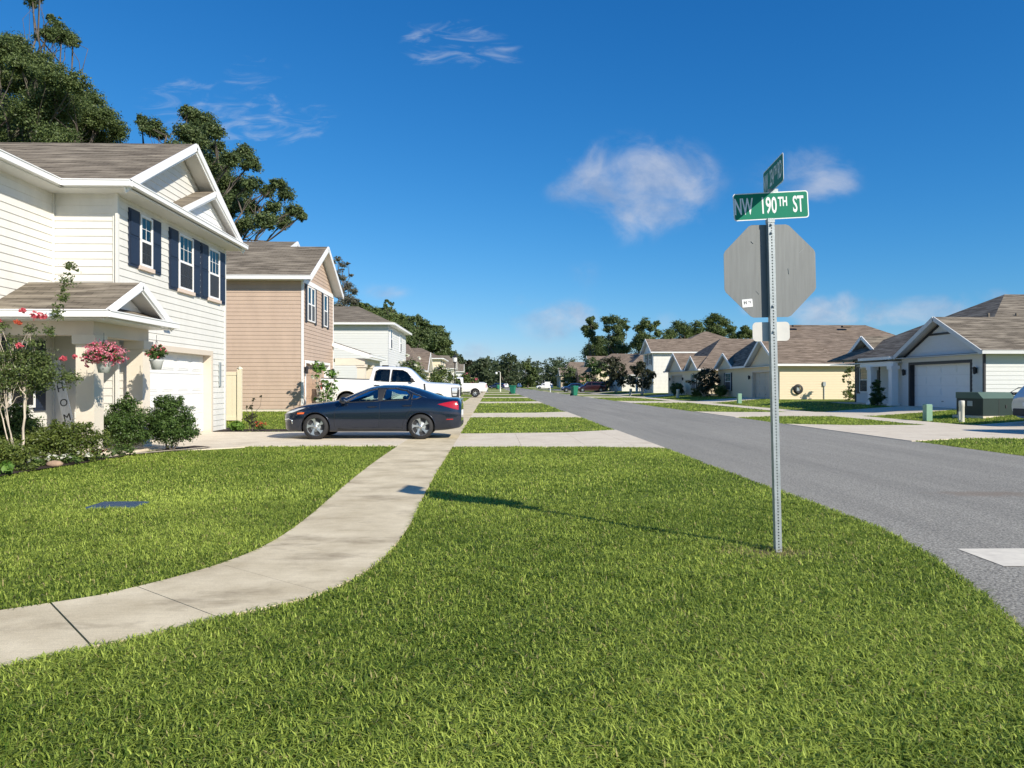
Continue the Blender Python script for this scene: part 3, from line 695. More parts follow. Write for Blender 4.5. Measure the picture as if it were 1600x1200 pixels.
def add_window(parent, F, u0, u1, z0, z1, shutters=None, smat='navy', cols=2, rows=2, sill=False, sash=True, trim='white_trim', upper='reflect_backing', lower='room_dark', fw=.055, double=False, label=None, off0=.0):
    mb = MB(); a0, a1 = off0 + .002, off0 + .065
    F.box(mb, u0, u0 + fw, a0, a1, z0, z1); F.box(mb, u1 - fw, u1, a0, a1, z0, z1)
    F.box(mb, u0 + fw, u1 - fw, a0, a1 - .002, z0, z0 + fw); F.box(mb, u0 + fw, u1 - fw, a0, a1 - .002, z1 - fw, z1)
    zm = (z0 + z1) / 2; i0, i1 = u0 + fw, u1 - fw
    if double: F.box(mb, (i0 + i1) / 2 - .05, (i0 + i1) / 2 + .05, a0, a1 - .003, z0 + fw, z1 - fw)
    if sash: F.box(mb, i0, i1, a0, a1 - .008, zm - .03, zm + .03)
    for (za, zb) in (((zm + .03, z1 - fw), (z0 + fw, zm - .03)) if sash else ((z0 + fw, z1 - fw),)):
        for k in range(1, cols):
            u = i0 + (i1 - i0) * k / cols; F.box(mb, u - .006, u + .006, a0, a1 - .022, za, zb)
        for k in range(1, rows):
            z = za + (zb - za) * k / rows; F.box(mb, i0, i1, a0, a1 - .0235, z - .006, z + .006)
    w = mb.build('window', trim, parent)
    if label: w['label'] = label
    mb = MB(); P = F.pt
    mb.face([P(i0, off0 + .038, z0 + fw), P(i1, off0 + .038, z0 + fw), P(i1, off0 + .038, z1 - fw), P(i0, off0 + .038, z1 - fw)])
    mb.build('pane', 'window_glass', w)
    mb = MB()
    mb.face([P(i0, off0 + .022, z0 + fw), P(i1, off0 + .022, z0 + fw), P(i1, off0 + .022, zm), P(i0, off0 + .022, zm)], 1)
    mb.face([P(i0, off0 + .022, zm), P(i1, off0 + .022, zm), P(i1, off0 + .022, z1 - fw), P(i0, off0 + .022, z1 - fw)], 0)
    mb.build('reflect_backing', [upper, lower], w)  # upper half coloured as reflected sky, lower half as the unlit room
    if sash:
        mb = MB(); mb.face([P(i0, off0 + .050, z0 + fw), P(i1, off0 + .050, z0 + fw), P(i1, off0 + .050, zm - .03), P(i0, off0 + .050, zm - .03)]); mb.build('screen', 'screen', w)
    if sill:
        mb = MB(); F.box(mb, u0 - .07, u1 + .07, a0, off0 + .085, z0 - .095, z0 - .003); mb.build('sill', 'sill', w)
    for (s0, s1) in shutters or ():
        mb = MB(); F.box(mb, s0, s1, off0 + .0, off0 + .042, z0 - .08, z1 + .04)
        for (za, zb) in ((z0 - .02, zm - .02), (zm + .05, z1 - .02)):
            F.box(mb, s0 + .05, s1 - .05, off0 + .04, off0 + .056, za, zb)
        F.box(mb, s0 + .004, s1 - .004, off0 + .03, off0 + .049, zm - .01, zm + .035)
        mb.build('shutter', smat, parent)
    return w

def add_garage(parent, F, u0, u1, z0, z1, rec=.2, material='garage_white', rows=4, cols=4, handle=True):
    mb = MB(); P = F.pt
    nr = rows; H = (z1 - z0) / nr
    for r in range(nr):
        F.box(mb, u0, u1, -rec - .04, -rec, z0 + r * H + .004, z0 + (r + 1) * H - .004)
        for c in range(cols):
            a = u0 + (u1 - u0) * c / cols + .12; b = u0 + (u1 - u0) * (c + 1) / cols - .12; za, zb = z0 + r * H + .10, z0 + (r + 1) * H - .10
            F.box(mb, a, b, -rec - .001, -rec + .012, za, zb)
            F.box(mb, a + .05, b - .05, -rec + .010, -rec + .022, za + .045, zb - .045)
    d = mb.build('garage_door', material, parent)
    if handle:
        mb = MB(); F.box(mb, (u0 + u1) / 2 - .06, (u0 + u1) / 2 + .06, -rec + .005, -rec + .04, z0 + .30, z0 + .33); mb.build('handle', 'black_plastic', d)
    return d

def garage_surround(parent, F, u0, u1, z0, z1, rec, tw, material, thick=.03):
    mb = MB()
    F.box(mb, u0 - tw, u0, -.05, thick, z0, z1 + tw); F.box(mb, u1, u1 + tw, -.05, thick, z0, z1 + tw); F.box(mb, u0, u1, -.05, thick - .002, z1, z1 + tw)
    # reveal: jambs and head run back to the door
    F.box(mb, u0 - .02, u0 + .001, -rec - .06, -.05, z0, z1 + .02); F.box(mb, u1 - .001, u1 + .02, -rec - .06, -.05, z0, z1 + .02); F.box(mb, u0 + .001, u1 - .001, -rec - .06, -.05, z1 - .001, z1 + .02)
    return mb.build('door_trim', material, parent)

def corner_board(parent, pts, z0, z1, material='white_trim', w=.09):
    mb = MB()
    for (x, y) in pts: mb.box((x - w / 2, y - w / 2, z0), (x + w / 2, y + w / 2, z1))
    return mb.build('corner_board', material, parent)

def gutter(mb, p, q, h=.14, w=.13):
    mb.bar(p, q, w, h); mb.bar(Vector(p) + Vector((0, 0, h / 2 - .01)), Vector(q) + Vector((0, 0, h / 2 - .01)), w + .03, .022)

def lantern(parent, F, u, z, name='wall_lamp', material='black_trim'):
    mb = MB(); c = F.pt(u, .12, z)
    F.box(mb, u - .05, u + .05, .016, .045, z - .12, z + .12); mb.bar(F.pt(u, .04, z + .10), F.pt(u, .13, z + .14), .025, .025)
    mb.lathe([(.02, .17), (.09, .11), (.09, .10), (.075, .10), (.055, -.12), (.065, -.12), (.05, -.15), (.01, -.17)], c, n=8, smooth=False)
    return mb.build(name, material, parent)

# ------------------------------------------------------------------ the near white two-storey house
H1 = thing('two_storey_house', 'white two storey house with navy shutters, nearest on the left beside the flower bed', 'house', (-8.4, 20.2, 0), group='houses on the left side of the street')
H1.location = (0, 0, 0)
XF, XR, YA, YB, ZE = -8.4, -9.77, 16.8, 23.6, 5.85
Ff = FR((XF, YA), (XF, YB)); Fs = FR((XR, YA), (XF, YA)); Fr = FR((XR, 9.9), (XR, YA))
mb = MB()
lap(mb, Ff, 0, Ff.len, 0, 5.8, openings=[(.75, 5.6, 0, 2.3)])
lap(mb, FR((XF, YA), (XF, YB)), 0, Ff.len, 5.8, 5.92, gable=(3.3, 7.72))
lap(mb, Fs, 0, Fs.len, .0, 5.8); lap(mb, Fr, 0, Fr.len, 0, 5.8)
for p, q in (((XF, YB), (-20, YB)), ((-20, YB), (-20, 9.9)), ((-20, 9.9), (XR, 9.9))): lap(mb, FR(p, q), 0, FR(p, q).len, 0, 5.8, row=.34)
mb.face([(XF - .27, YA + .75, 0), (XF - .27, YA + 5.6, 0), (XF - .27, YA + 5.6, 2.4), (XF - .27, YA + .75, 2.4)])
mb.build('wall', 'white_siding', H1)
mb = MB()
roof_face(mb, [(-7.93, 16.3, ZE), (-7.93, 20.1, 7.9), (-13.24, 20.1, 7.9), (-9.37, 16.3, ZE)])
roof_face(mb, [(-7.93, 23.9, ZE), (-7.93, 20.1, 7.9), (-13.24, 20.1, 7.9), (-9.37, 23.9, ZE)])
roof_face(mb, [(-9.37, 9.6, ZE), (-9.37, 16.3, ZE), (-13.24, 20.1, 7.9), (-9.37, 23.9, ZE), (-14.9, 23.9, 8.785), (-14.9, 9.6, 8.785)])
roof_face(mb, [(-20.4, 9.6, ZE), (-20.4, 23.9, ZE), (-14.9, 23.9, 8.785), (-14.9, 9.6, 8.785)])
# the little gable over the pair of windows, and the skirt below both gables
roof_face(mb, [(-7.86, 19.15, 5.98), (-7.86, 21.3, 6.93), (-8.42, 21.3, 6.93), (-8.42, 19.15, 5.98)], th=.05)
roof_face(mb, [(-7.86, 23.45, 5.98), (-7.86, 21.3, 6.93), (-8.42, 21.3, 6.93), (-8.42, 23.45, 5.98)], th=.05)
roof_face(mb, [(-7.88, 16.4, 5.86), (-7.88, 23.8, 5.86), (-8.42, 23.5, 5.99), (-8.42, 16.7, 5.99)], th=.03)
mb.build('roof', 'shingle', H1)
mb = MB()
def rake(mb, a, b, h=.17, t=.05): mb.bar(Vector(a) - Vector((0, 0, h * .55)), Vector(b) - Vector((0, 0, h * .55)), t, h)
for yl, sg in ((16.27, 1), (23.93, -1)):
    rake(mb, (-7.9, yl, ZE), (-7.9, 20.1, 7.915), .18, .045); rake(mb, (-7.935, yl, ZE - .10), (-7.935, 20.1, 7.80), .14, .03)
for yl in (19.1, 23.5):
    rake(mb, (-7.835, yl, 5.97), (-7.835, 21.3, 6.94), .14, .04); rake(mb, (-7.86, yl, 5.88), (-7.86, 21.3, 6.84), .10, .03)
lap(mb, FR((-8.1, 19.4), (-8.1, 23.2)), 0, 3.8, 5.95, 5.96, gable=(1.9, 6.82))
mb.build('rake_board', 'white_trim', H1)
mb = MB()
gutter(mb, (-7.84, 16.27, 5.82), (-7.84, 23.93, 5.82), .12); gutter(mb, (-7.78, 16.23, 5.80), (-9.30, 16.23, 5.80)); gutter(mb, (-9.30, 16.30, 5.80), (-9.30, 9.6, 5.80))
mb.build('gutter', 'white_trim', H1)
mb = MB()
mb.box((-8.4, 16.3, 5.70), (-7.9, 23.9, 5.735)); mb.box((-9.77, 16.3, 5.70), (-8.4, 16.8, 5.735)); mb.box((-9.77, 9.6, 5.70), (-9.34, 16.3, 5.735))
for yl, y2 in ((16.3, 20.1), (23.9, 20.1)):
    mb.face([(-8.40, yl, ZE - .10), (-7.93, yl, ZE - .10), (-7.93, y2, 7.80), (-8.40, y2, 7.80)])
mb.build('soffit', 'soffit', H1)
for lo, hi in (((XF - .05, YA - .03, 0), (XF + .03, YA + .07, 5.7)), ((XF - .05, YB - .07, 0), (XF + .03, YB + .03, 5.7)), ((XR, YA - .06, 0), (XR + .04, YA - .017, 5.7))):
    mb = MB(); mb.box(lo, hi); mb.build('corner_board', 'white_siding', H1)
mb = MB(); mb.box((XF + .032, YA - .085, 0), (XF + .09, YA - .01, 5.72)); mb.build('downspout', 'white_siding', H1)
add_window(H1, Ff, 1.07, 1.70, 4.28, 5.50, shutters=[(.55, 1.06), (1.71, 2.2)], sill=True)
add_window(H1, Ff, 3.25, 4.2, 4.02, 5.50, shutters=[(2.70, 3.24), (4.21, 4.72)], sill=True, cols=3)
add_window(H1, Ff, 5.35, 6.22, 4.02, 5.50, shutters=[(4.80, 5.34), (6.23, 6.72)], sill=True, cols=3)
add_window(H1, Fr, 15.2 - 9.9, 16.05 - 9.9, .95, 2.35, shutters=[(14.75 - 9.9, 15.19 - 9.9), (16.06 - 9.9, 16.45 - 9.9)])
add_garage(H1, Ff, .75, 5.6, .03, 2.3, rec=.22, rows=4, cols=5)
garage_surround(H1, Ff, .75, 5.6, .0, 2.3, .22, .14, 'beige_trim')
# porch
mb = MB()
zp, zr = 2.85, 3.6
roof_face(mb, [(-7.42, 14.4, zp), (-7.42, 15.9, zr), (-9.76, 15.9, zr), (-9.76, 14.4, zp)])
roof_face(mb, [(-7.42, 17.4, zp), (-7.42, 15.9, zr), (-8.38, 15.9, zr), (-8.38, 17.4, zp)]); roof_face(mb, [(-8.38, 16.78, 3.16), (-8.38, 15.9, zr), (-9.76, 15.9, zr), (-9.76, 16.78, 3.16)])
roof_face(mb, [(-7.40, 14.5, zp + .02), (-7.40, 17.3, zp + .02), (-7.86, 16.9, zp + .2), (-7.86, 14.9, zp + .2)], th=.03)
mb.build('porch_roof', 'shingle', H1)
mb = MB()
for yl in (14.36, 17.44):
    rake(mb, (-7.39, yl, zp), (-7.39, 15.9, zr + .015), .15, .045); rake(mb, (-7.425, yl, zp - .07), (-7.425, 15.9, zr - .08), .11, .03)
lap(mb, FR((-7.84, 14.8), (-7.84, 17.0)), 0, 2.2, 2.95, 2.96, gable=(1.1, 3.45))
gutter(mb, (-7.33, 14.33, 2.80), (-7.33, 17.47, 2.80), .13); gutter(mb, (-7.28, 14.32, 2.80), (-9.76, 14.32, 2.80), .14)
mb.box((-9.76, 14.4, 2.70), (-7.4, 16.79, 2.73)); mb.box((-8.39, 16.79, 2.70), (-7.4, 17.4, 2.73))
mb.build('porch_trim', 'white_trim', H1)
mb = MB()
mb.box((-9.76, 14.93, 2.42), (-8.2, 15.20, 2.70)); mb.box((-8.2, 14.93, 2.42), (-7.90, 17.30, 2.70))
mb.build('porch_beam', 'beige_trim', H1)
for yc in (15.08, 17.13):
    mb = MB(); mb.box((-8.23, yc - .18, 0), (-7.87, yc + .18, 2.24)); mb.box((-8.28, yc - .23, 2.24), (-7.82, yc + .23, 2.425)); mb.box((-8.26, yc - .21, 0), (-7.84, yc + .21, .12))
    mb.build('column', 'stucco', H1)
mb = MB(); mb.box((-9.76, 14.4, 0), (-7.45, 16.78, .05)); mb.build('porch_floor', 'concrete_new', H1)
mb = MB(); F = Ff; c = F.pt(2.35, 0, 2.92)
F.box(mb, 2.30, 2.40, .014, .04, 2.86, 3.02); mb.tube([F.pt(2.35, .04, 2.94), F.pt(2.37, .12, 2.90)], .018); mb.tube([F.pt(2.30, .13, 2.93), F.pt(2.52, .20, 2.99)], [.04, .045], n=10)
cm = mb.build('security_camera', 'white_trim', H1)
mb = MB(); mb.tube([Ff.pt(2.52, .20, 2.99), Ff.pt(2.56, .213, 3.00)], [.040, .036], n=10); mb.build('lens', 'ink', cm)
mb = MB(); Ff.box(mb, 6.22, 6.36, .016, .05, 1.38, 2.12); mb.build('wall_plaque', 'galv', H1)
mb = MB(); mb.bar((XF - .02, YB + .06, .04), (-8.0, YB + .08, .02), .07, .06); mb.build('downspout_foot', 'black_plastic', H1)

# the welcome board leaning in the porch corner
WB = thing('welcome_board', 'tall white wooden HOME board leaning in the porch corner', 'sign', (-9.05, 16.32, .08))
mb = MB(); mb.box((-.105, 0, 0), (.105, .03, 1.95), bev=.004)
p = mb.build('board', 'board_white', WB)
for i, ch in enumerate('HOME'):
    text_obj(ch, .23, 'ink', WB, Matrix.Translation((0, -.004, 1.32 - .33 * i)) @ Matrix.Rotation(PI / 2, 4, 'X'), xs=.95, name='lettering')
WB.rotation_euler = (math.radians(-4), math.radians(-15), 0)

# ------------------------------------------------------------------ beige house
H2 = thing('two_storey_house', 'beige two storey house with dark shutters, behind the white pickup truck', 'house', group='houses on the left side of the street')
XF, YA, YB, ZE, zb = -8.0, 31.7, 37.7, 6.0, .27
Ff = FR((XF, YA), (XF, YB)); Fs = FR((-20, YA), (XF, YA))
mb = MB(); lap(mb, Ff, 0, 6.0, zb + .1, 5.9, row=.165, openings=[(.45, 5.1, 0, 2.36)]); lap(mb, Ff, 0, 6.0, 5.98, 5.99, row=.165, gable=(3.0, 7.72))
lap(mb, Fs, 0, 12, zb + .12, 5.9, row=.165)
for p, q in (((XF, YB), (-20, YB)), ((-20, YB), (-20, YA))): lap(mb, FR(p, q), 0, FR(p, q).len, zb, 5.9, row=.33)
mb.build('wall', 'beige_siding', H2)
mb = MB(); mb.box((-20, YA + .01, 0), (XF - .01, YB - .01, zb + .11)); mb.build('foundation', 'stucco', H2)
mb = MB()
roof_face(mb, [(-7.6, 31.3, ZE), (-7.6, 34.7, 7.85), (-20.4, 34.7, 7.85), (-20.4, 31.3, ZE)]); roof_face(mb, [(-7.6, 38.1, ZE), (-7.6, 34.7, 7.85), (-20.4, 34.7, 7.85), (-20.4, 38.1, ZE)])
roof_face(mb, [(-9.6, 33.6, 7.2), (-9.6, 36.9, 8.5), (-20.4, 36.9, 8.5), (-20.4, 33.6, 7.2)]); roof_face(mb, [(-9.6, 42.5, 6.0), (-9.6, 36.9, 8.5), (-20.4, 36.9, 8.5), (-20.4, 42.5, 6.0)])
for (vx, vy) in ((-13.4, 32.6), (-11.6, 33.0)):
    mb.lathe([(.05, 0), (.05, .35), (.0, .35)], (vx, vy, 6.6), n=8)
mb.build('roof', 'shingle', H2)
mb = MB()
for yl in (31.25, 38.15): rake(mb, (-7.57, yl, ZE), (-7.57, 34.7, 7.87), .22, .05)
for yl in (33.55, 42.5): rake(mb, (-9.57, yl, 7.18 if yl < 40 else 6.0), (-9.57, 36.9, 8.52), .2, .05)
gutter(mb, (-7.55, 31.24, 5.93), (-20.4, 31.24, 5.93), .17); mb.box((XF + .001, 31.7, 5.78), (XF + .03, 37.7, 5.98))
mb.box((XF - .06, YA - .03, zb), (XF + .03, YA + .05, 5.9)); mb.box((XF - .06, YB - .05, zb), (XF + .03, YB + .03, 5.9))
mb.box((-20, 31.3, 5.84), (-8.0, 31.7, 5.86))
for yl, y2 in ((31.3, 34.7), (38.1, 34.7)): mb.face([(-8.0, yl, ZE - .12), (-7.6, yl, ZE - .12), (-7.6, y2, 7.73), (-8.0, y2, 7.73)])
mb.build('fascia', 'white_trim', H2)
lap_top = MB(); lap(lap_top, FR((-9.7, 34.0), (-9.7, 42.2)), 0, 8.2, 5.9, 5.95, row=.165, gable=(2.9, 8.4)); lap(lap_top, FR((-9.7, 37.72), (-9.7, 42.2)), 0, 4.48, zb, 5.9, row=.165); lap_top.build('rear_wall', 'beige_siding', H2)
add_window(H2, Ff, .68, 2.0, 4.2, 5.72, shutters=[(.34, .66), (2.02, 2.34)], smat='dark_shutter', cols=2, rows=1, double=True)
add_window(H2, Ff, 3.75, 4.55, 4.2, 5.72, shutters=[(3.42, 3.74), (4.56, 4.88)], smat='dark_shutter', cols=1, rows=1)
add_garage(H2, Ff, .45, 5.1, zb, 2.36, rec=.25, material='garage_beige', cols=5); garage_surround(H2, Ff, .45, 5.1, zb, 2.36, .25, .12, 'white_trim')
lantern(H2, Ff, .2, 2.05); lantern(H2, Ff, 5.45, 2.05)
mb = MB()
roof_face(mb, [(-6.15, 37.55, 2.95), (-6.15, 43, 2.95), (-9.7, 43, 4.1), (-9.7, 37.72, 4.1), (-8.02, 37.55, 3.56)]); mb.build('porch_roof', 'shingle', H2)
mb = MB(); gutter(mb, (-6.08, 37.5, 2.88), (-6.08, 43.05, 2.88), .16); mb.bar((-6.12, 37.53, 2.85), (-8.0, 37.53, 3.46), .05, .2); mb.box((-9.6, 38.5, 2.72), (-6.3, 43, 2.76)); mb.build('porch_trim', 'white_trim', H2)
mb = MB(); mb.box((-7.9, 37.72, 2.4), (-6.4, 37.9, 2.75)); mb.box((-6.75, 37.9, 2.45), (-6.42, 43, 2.72)); mb.build('porch_beam', 'stucco', H2)
for (cx, cy) in ((-6.6, 38.0), (-6.6, 40.4), (-6.6, 42.7)):
    mb = MB(); mb.box((cx - .2, cy - .2, .2), (cx + .2, cy + .2, 2.5)); mb.box((cx - .25, cy - .25, 2.3), (cx + .25, cy + .25, 2.45)); mb.build('column', 'stucco', H2)

# vinyl fence panel between the two houses
VF = thing('vinyl_fence', 'cream vinyl privacy fence between the white and beige houses', 'fence', (-8.62, 26.5, .1))
mb = MB()
for k in range(16): mb.box((-.55 - k * .19, -.02, .12), (-.55 - k * .19 + .186, .02, 1.72))
mb.box((-3.5, -.035, .06), (-.36, .035, .2)); mb.box((-3.5, -.035, 1.66), (-.36, .035, 1.78)); mb.build('panel', 'vinyl_cream', VF)
mb = MB(); mb.box((-.36, -.07, 0), (-.22, .07, 1.88)); mb.lathe([(.105, 0), (.105, .03), (.0, .10)], (-.29, 0, 1.88), n=4, smooth=False); mb.build('post', 'vinyl_cream', VF)

# ------------------------------------------------------------------ generic far houses
def hip(mb, x0, x1, y0, y1, ze, zr, ra, rb, along='x'):
    """hip roof; ra, rb: how far in the ridge ends sit"""
    if along == 'x':
        ym = (y0 + y1) / 2; A, B = (x0 + ra, ym, zr), (x1 - rb, ym, zr)
        roof_face(mb, [(x0, y0, ze), (x1, y0, ze), B, A]); roof_face(mb, [(x1, y1, ze), (x0, y1, ze), A, B])
        roof_face(mb, [(x0, y1, ze), (x0, y0, ze), A]); roof_face(mb, [(x1, y0, ze), (x1, y1, ze), B])
    else:
        xm = (x0 + x1) / 2; A, B = (xm, y0 + ra, zr), (xm, y1 - rb, zr)
        roof_face(mb, [(x0, y1, ze), (x0, y0, ze), A, B]); roof_face(mb, [(x1, y0, ze), (x1, y1, ze), B, A])
        roof_face(mb, [(x0, y0, ze), (x1, y0, ze), A]); roof_face(mb, [(x1, y1, ze), (x0, y1, ze), B])
def gable_x(mb, xa, xb, y0, y1, ze, zr):
    ym = (y0 + y1) / 2
    roof_face(mb, [(xa, y0, ze), (xb, y0, ze), (xb, ym, zr), (xa, ym, zr)]); roof_face(mb, [(xa, y1, ze), (xb, y1, ze), (xb, ym, zr), (xa, ym, zr)])

def side_walls(mb, s, xf, y0, y1, depth, z0, z1, row, openings=()):
    xb = xf - s * depth
    if s > 0: c = [(xb, y0), (xf, y0), (xf, y1), (xb, y1)]
    else: c = [(xf, y0), (xb, y0), (xb, y1), (xf, y1)]
    fr = []
    for i in range(4):
        F = FR(c[i], c[(i + 1) % 4]); fr.append(F)
        front = (s > 0 and i == 1) or (s < 0 and i == 3)
        lap(mb, F, 0, F.len, z0, z1, row=row, openings=openings if front else ())
    return fr[1] if s > 0 else fr[3], fr[0]
GRP_R = 'houses on the right side of the street'; GRP_L = 'houses on the left side of the street'
def street_house(label, s, xf, y0, y1, depth, ze, siding, roofmat, zr, ra, rb, gables=(), garage=None, gmat='garage_white', windows=(), row=.18, trim='white_trim', gtrim='white_trim',
                 group=GRP_R, name='single_storey_house', ov=.4, shutter='dark_shutter', cols=(), lamps=(), vents=(), z0=.3, ridge='x', trims=(), porch=None):
    """a house whose front (on the street side) stands at x = xf; s = +1 fronts face +x, -1 fronts face -x.
    gables: (ya, yb, z_eave, z_apex, x_front, x_wall)"""
    H = thing(name, label, 'house', group=group)
    mb = MB()
    op = []
    yo = (lambda y: y - y0) if s > 0 else (lambda y: y1 - y)
    if garage:
        a, b = sorted((yo(garage[0]), yo(garage[1]))); op.append((a, b, 0, garage[2]))
    Ff, Fn = side_walls(mb, s, xf, y0, y1, depth, z0, ze - .08, row, op)
    for (ya, yb, zl, za, xp, xw) in gables:
        F = FR((xw, ya + .35), (xw, yb - .35)) if s > 0 else FR((xw, yb - .35), (xw, ya + .35))
        lap(mb, F, 0, F.len, zl - .06, zl - .04, row=row, gable=(F.len / 2, za - .22))
    if garage:
        r = .9; xg = xf - s * .3
        mb.face([(xg, garage[0] - .1, 0), (xg, garage[1] + .1, 0), (xg, garage[1] + .1, garage[2] + .1), (xg, garage[0] - .1, garage[2] + .1)])
    mb.build('wall', siding, H)
    mb = MB()
    xa, xb = sorted((xf + s * ov, xf - s * (depth + ov)))
    sl = (zr - ze) / (ra + .0) ; inn = .12
    segs0 = [(y0 - ov, y1 + ov)]
    for (ya, yb, zl, za, xp, xw) in gables:
        nw = []
        for (p, q) in segs0:
            if p < ya: nw.append((p, min(q, ya)))
            if q > yb: nw.append((max(p, yb), q))
        segs0 = nw
    xe0 = xf + s * ov; ym_ = (y0 + y1) / 2; hx = xf + s * ov - s * ra; bx = xf - s * (depth + ov); rx = bx + s * rb
    A_, B_ = (hx, ym_, zr), (rx, ym_, zr); yN, yF = y0 - ov, y1 + ov; xi = xf - s * inn; zi = ze + (ov + inn) * sl; fy = (ov + inn) / ra * (yF - yN) / 2
    roof_face(mb, [(xi, yN + fy, zi), (xi, yF - fy, zi), A_])
    fr0, fr1 = any(abs(g[0] - yN) < .6 for g in gables), any(abs(g[1] - yF) < .6 for g in gables)
    roof_face(mb, [(xi, yN, ze), (bx, yN, ze), B_, A_, (xi, yN + fy, zi)]); roof_face(mb, [(xi, yF, ze), (bx, yF, ze), B_, A_, (xi, yF - fy, zi)])
    roof_face(mb, [(bx, yN, ze), (bx, yF, ze), B_])
    for (p, q) in segs0:
        if q - p > .3:
            pa_, qa_ = max(p, yN + fy) if p <= yN + .01 else p, min(q, yF - fy) if q >= yF - .01 else q
            roof_face(mb, [(xe0, p, ze), (xe0, q, ze), (xi, qa_, zi), (xi, pa_, zi)])
            if p <= yN + .01: roof_face(mb, [(xe0, p, ze), (xi, p, ze), (xi, pa_, zi)])
            if q >= yF - .01: roof_face(mb, [(xe0, q, ze), (xi, q, ze), (xi, qa_, zi)])
    for (ya, yb, zl, za, xp, xw) in gables:
        back = xf - s * min(depth - 1, (za - ze) / max(.1, (zr - ze)) * (ra if ridge == 'x' else depth / 2) + 2.2)
        gable_x(mb, xp, back, ya, yb, zl + .012, za)
    for (vx, vy, vz) in vents: mb.box((vx - .35, vy - .2, vz), (vx + .35, vy + .2, vz + .14))
    if porch:
        (pa, pb, px, pz0, pz1) = porch
        roof_face(mb, [(px, pa, pz0), (px, pb, pz0), (xf - s * .4, pb, pz1), (xf - s * .4, pa, pz1)])
    mb.build('roof', roofmat, H)
    mb = MB()
    e = ze - .07; yn, yf = y0 - ov - .05, y1 + ov + .05; xe = xf + s * (ov + .05); xq = xf - s * (depth + ov)
    gutter(mb, (xe, yn, e), (xq, yn, e), .16)
    segs = [(yn, yf)]
    for (ya, yb, zl, za, xp, xw) in gables:
        new = []
        for (p, q) in segs:
            if p < ya: new.append((p, min(q, ya)))
            if q > yb: new.append((max(p, yb), q))
        segs = new
    for (p, q) in segs:
        if q - p > .3: gutter(mb, (xe, p, e), (xe, q, e), .16)
    for (ya, yb, zl, za, xp, xw) in gables:
        xo = xp + s * .03; ym = (ya + yb) / 2
        for yy in (ya - .03, yb + .03): rake(mb, (xo, yy, zl + .012), (xo, ym, za + .03), .2, .05)
    mb.box((min(xf, xf + s * ov), y0 - ov, ze - .14), (max(xf, xf + s * ov), y1 + ov, ze - .11)); mb.box((min(xf, xq), y0 - ov, ze - .14), (max(xf, xq), y0, ze - .112))
    mb.build('fascia', trim, H)
    if garage:
        u0, u1 = op[0][0], op[0][1]
        add_garage(H, Ff, u0, u1, z0, garage[2], rec=.22, material=gmat, cols=4); garage_surround(H, Ff, u0, u1, z0, garage[2], .22, .13, gtrim)
    for wv in windows:
        a, b = sorted((yo(wv[0]), yo(wv[1]))); sh = wv[4] if len(wv) > 4 else .32
        F = Ff if len(wv) < 6 else FR((wv[5], y1), (wv[5], y0)) if s < 0 else FR((wv[5], y0), (wv[5], y1))
        add_window(H, F, a, b, wv[2], wv[3], shutters=[(a - sh - .01, a - .01), (b + .01, b + sh + .01)] if sh else None, smat=shutter, cols=2, rows=2, trim='white_trim', upper='reflect_backing')
    for (cx, cy, zt) in cols:
        mb = MB(); mb.box((cx - .17, cy - .17, z0), (cx + .17, cy + .17, zt)); mb.box((cx - .23, cy - .23, zt - .2), (cx + .23, cy + .23, zt)); mb.box((cx - .23, cy - .23, z0 - .1), (cx + .23, cy + .23, z0 + .15)); mb.build('column', trim, H)
    for (ly, lz) in lamps: lantern(H, Ff, yo(ly), lz)
    for (lo, hi, m_) in trims:
        mb = MB(); mb.box(lo, hi); mb.build('trim_board', m_, H)
    return H, Ff, yo

# grey-white house at the right edge: garage block in front, porch set back beside it
R1, F1, _ = street_house('white single storey house with black trimmed double garage, nearest on the right', -1, 21.5, 31.6, 38.1, 15, 2.9, 'cool_siding', 'shingle', 4.3, 3.0, 3.0,
    gables=[(31.2, 38.1, 2.9, 4.65, 21.1, 21.5)], garage=(32.55, 37.3, 2.42), gtrim='black_trim', trim='cool_siding', lamps=[(32.1, 2.05), (37.75, 2.05)], row=.19,
    trims=[((21.44, 31.56, .3), (21.53, 31.65, 2.8), 'black_trim'), ((21.44, 33.7, 3.80), (21.497, 35.6, 3.90), 'black_trim')])
mb = MB()
A_, B_ = (27.2, 38.395, 6.2), (31.5, 38.395, 6.2)
roof_face(mb, [(21.0, 38.12, 2.885), (21.0, 45.6, 2.885), A_, (21.9, 32.236, 3.366), (21.9, 38.12, 3.366)])
roof_face(mb, [(21.9, 31.19, 2.885), (37.5, 31.19, 2.885), B_, A_, (21.9, 32.236, 3.366)])
roof_face(mb, [(37.5, 45.6, 2.885), (21.0, 45.6, 2.885), A_, B_]); roof_face(mb, [(37.5, 31.19, 2.885), (37.5, 45.6, 2.885), B_])
gable_x(mb, 22.1, 26, 41.2, 45.75, 2.93, 4.3)
for vx in (24.2, 25.6): mb.lathe([(.06, 0), (.06, .3), (0, .3)], (vx, 35.3, 4.6), n=8)
mb.build('main_roof', 'shingle', R1)
mb = MB(); lap(mb, FR((22.6, 45.2), (22.6, 38.1)), 0, 7.1, .3, 2.8, row=.19); lap(mb, FR((22.6, 45.4), (22.6, 41.6)), 0, 3.8, 2.8, 2.9, row=.19, gable=(1.9, 4.1)); lap(mb, FR((37, 45.2), (22.6, 45.2)), 0, 14.4, .3, 2.8, row=.38)
mb.build('porch_wall', 'cool_siding', R1)
mb = MB(); gutter(mb, (20.95, 38.15, 2.82), (20.95, 41.5, 2.82), .15); mb.box((21.0, 38.12, 2.6), (22.6, 45.2, 2.64)); mb.box((21.05, 38.12, 2.4), (21.3, 41.6, 2.61))
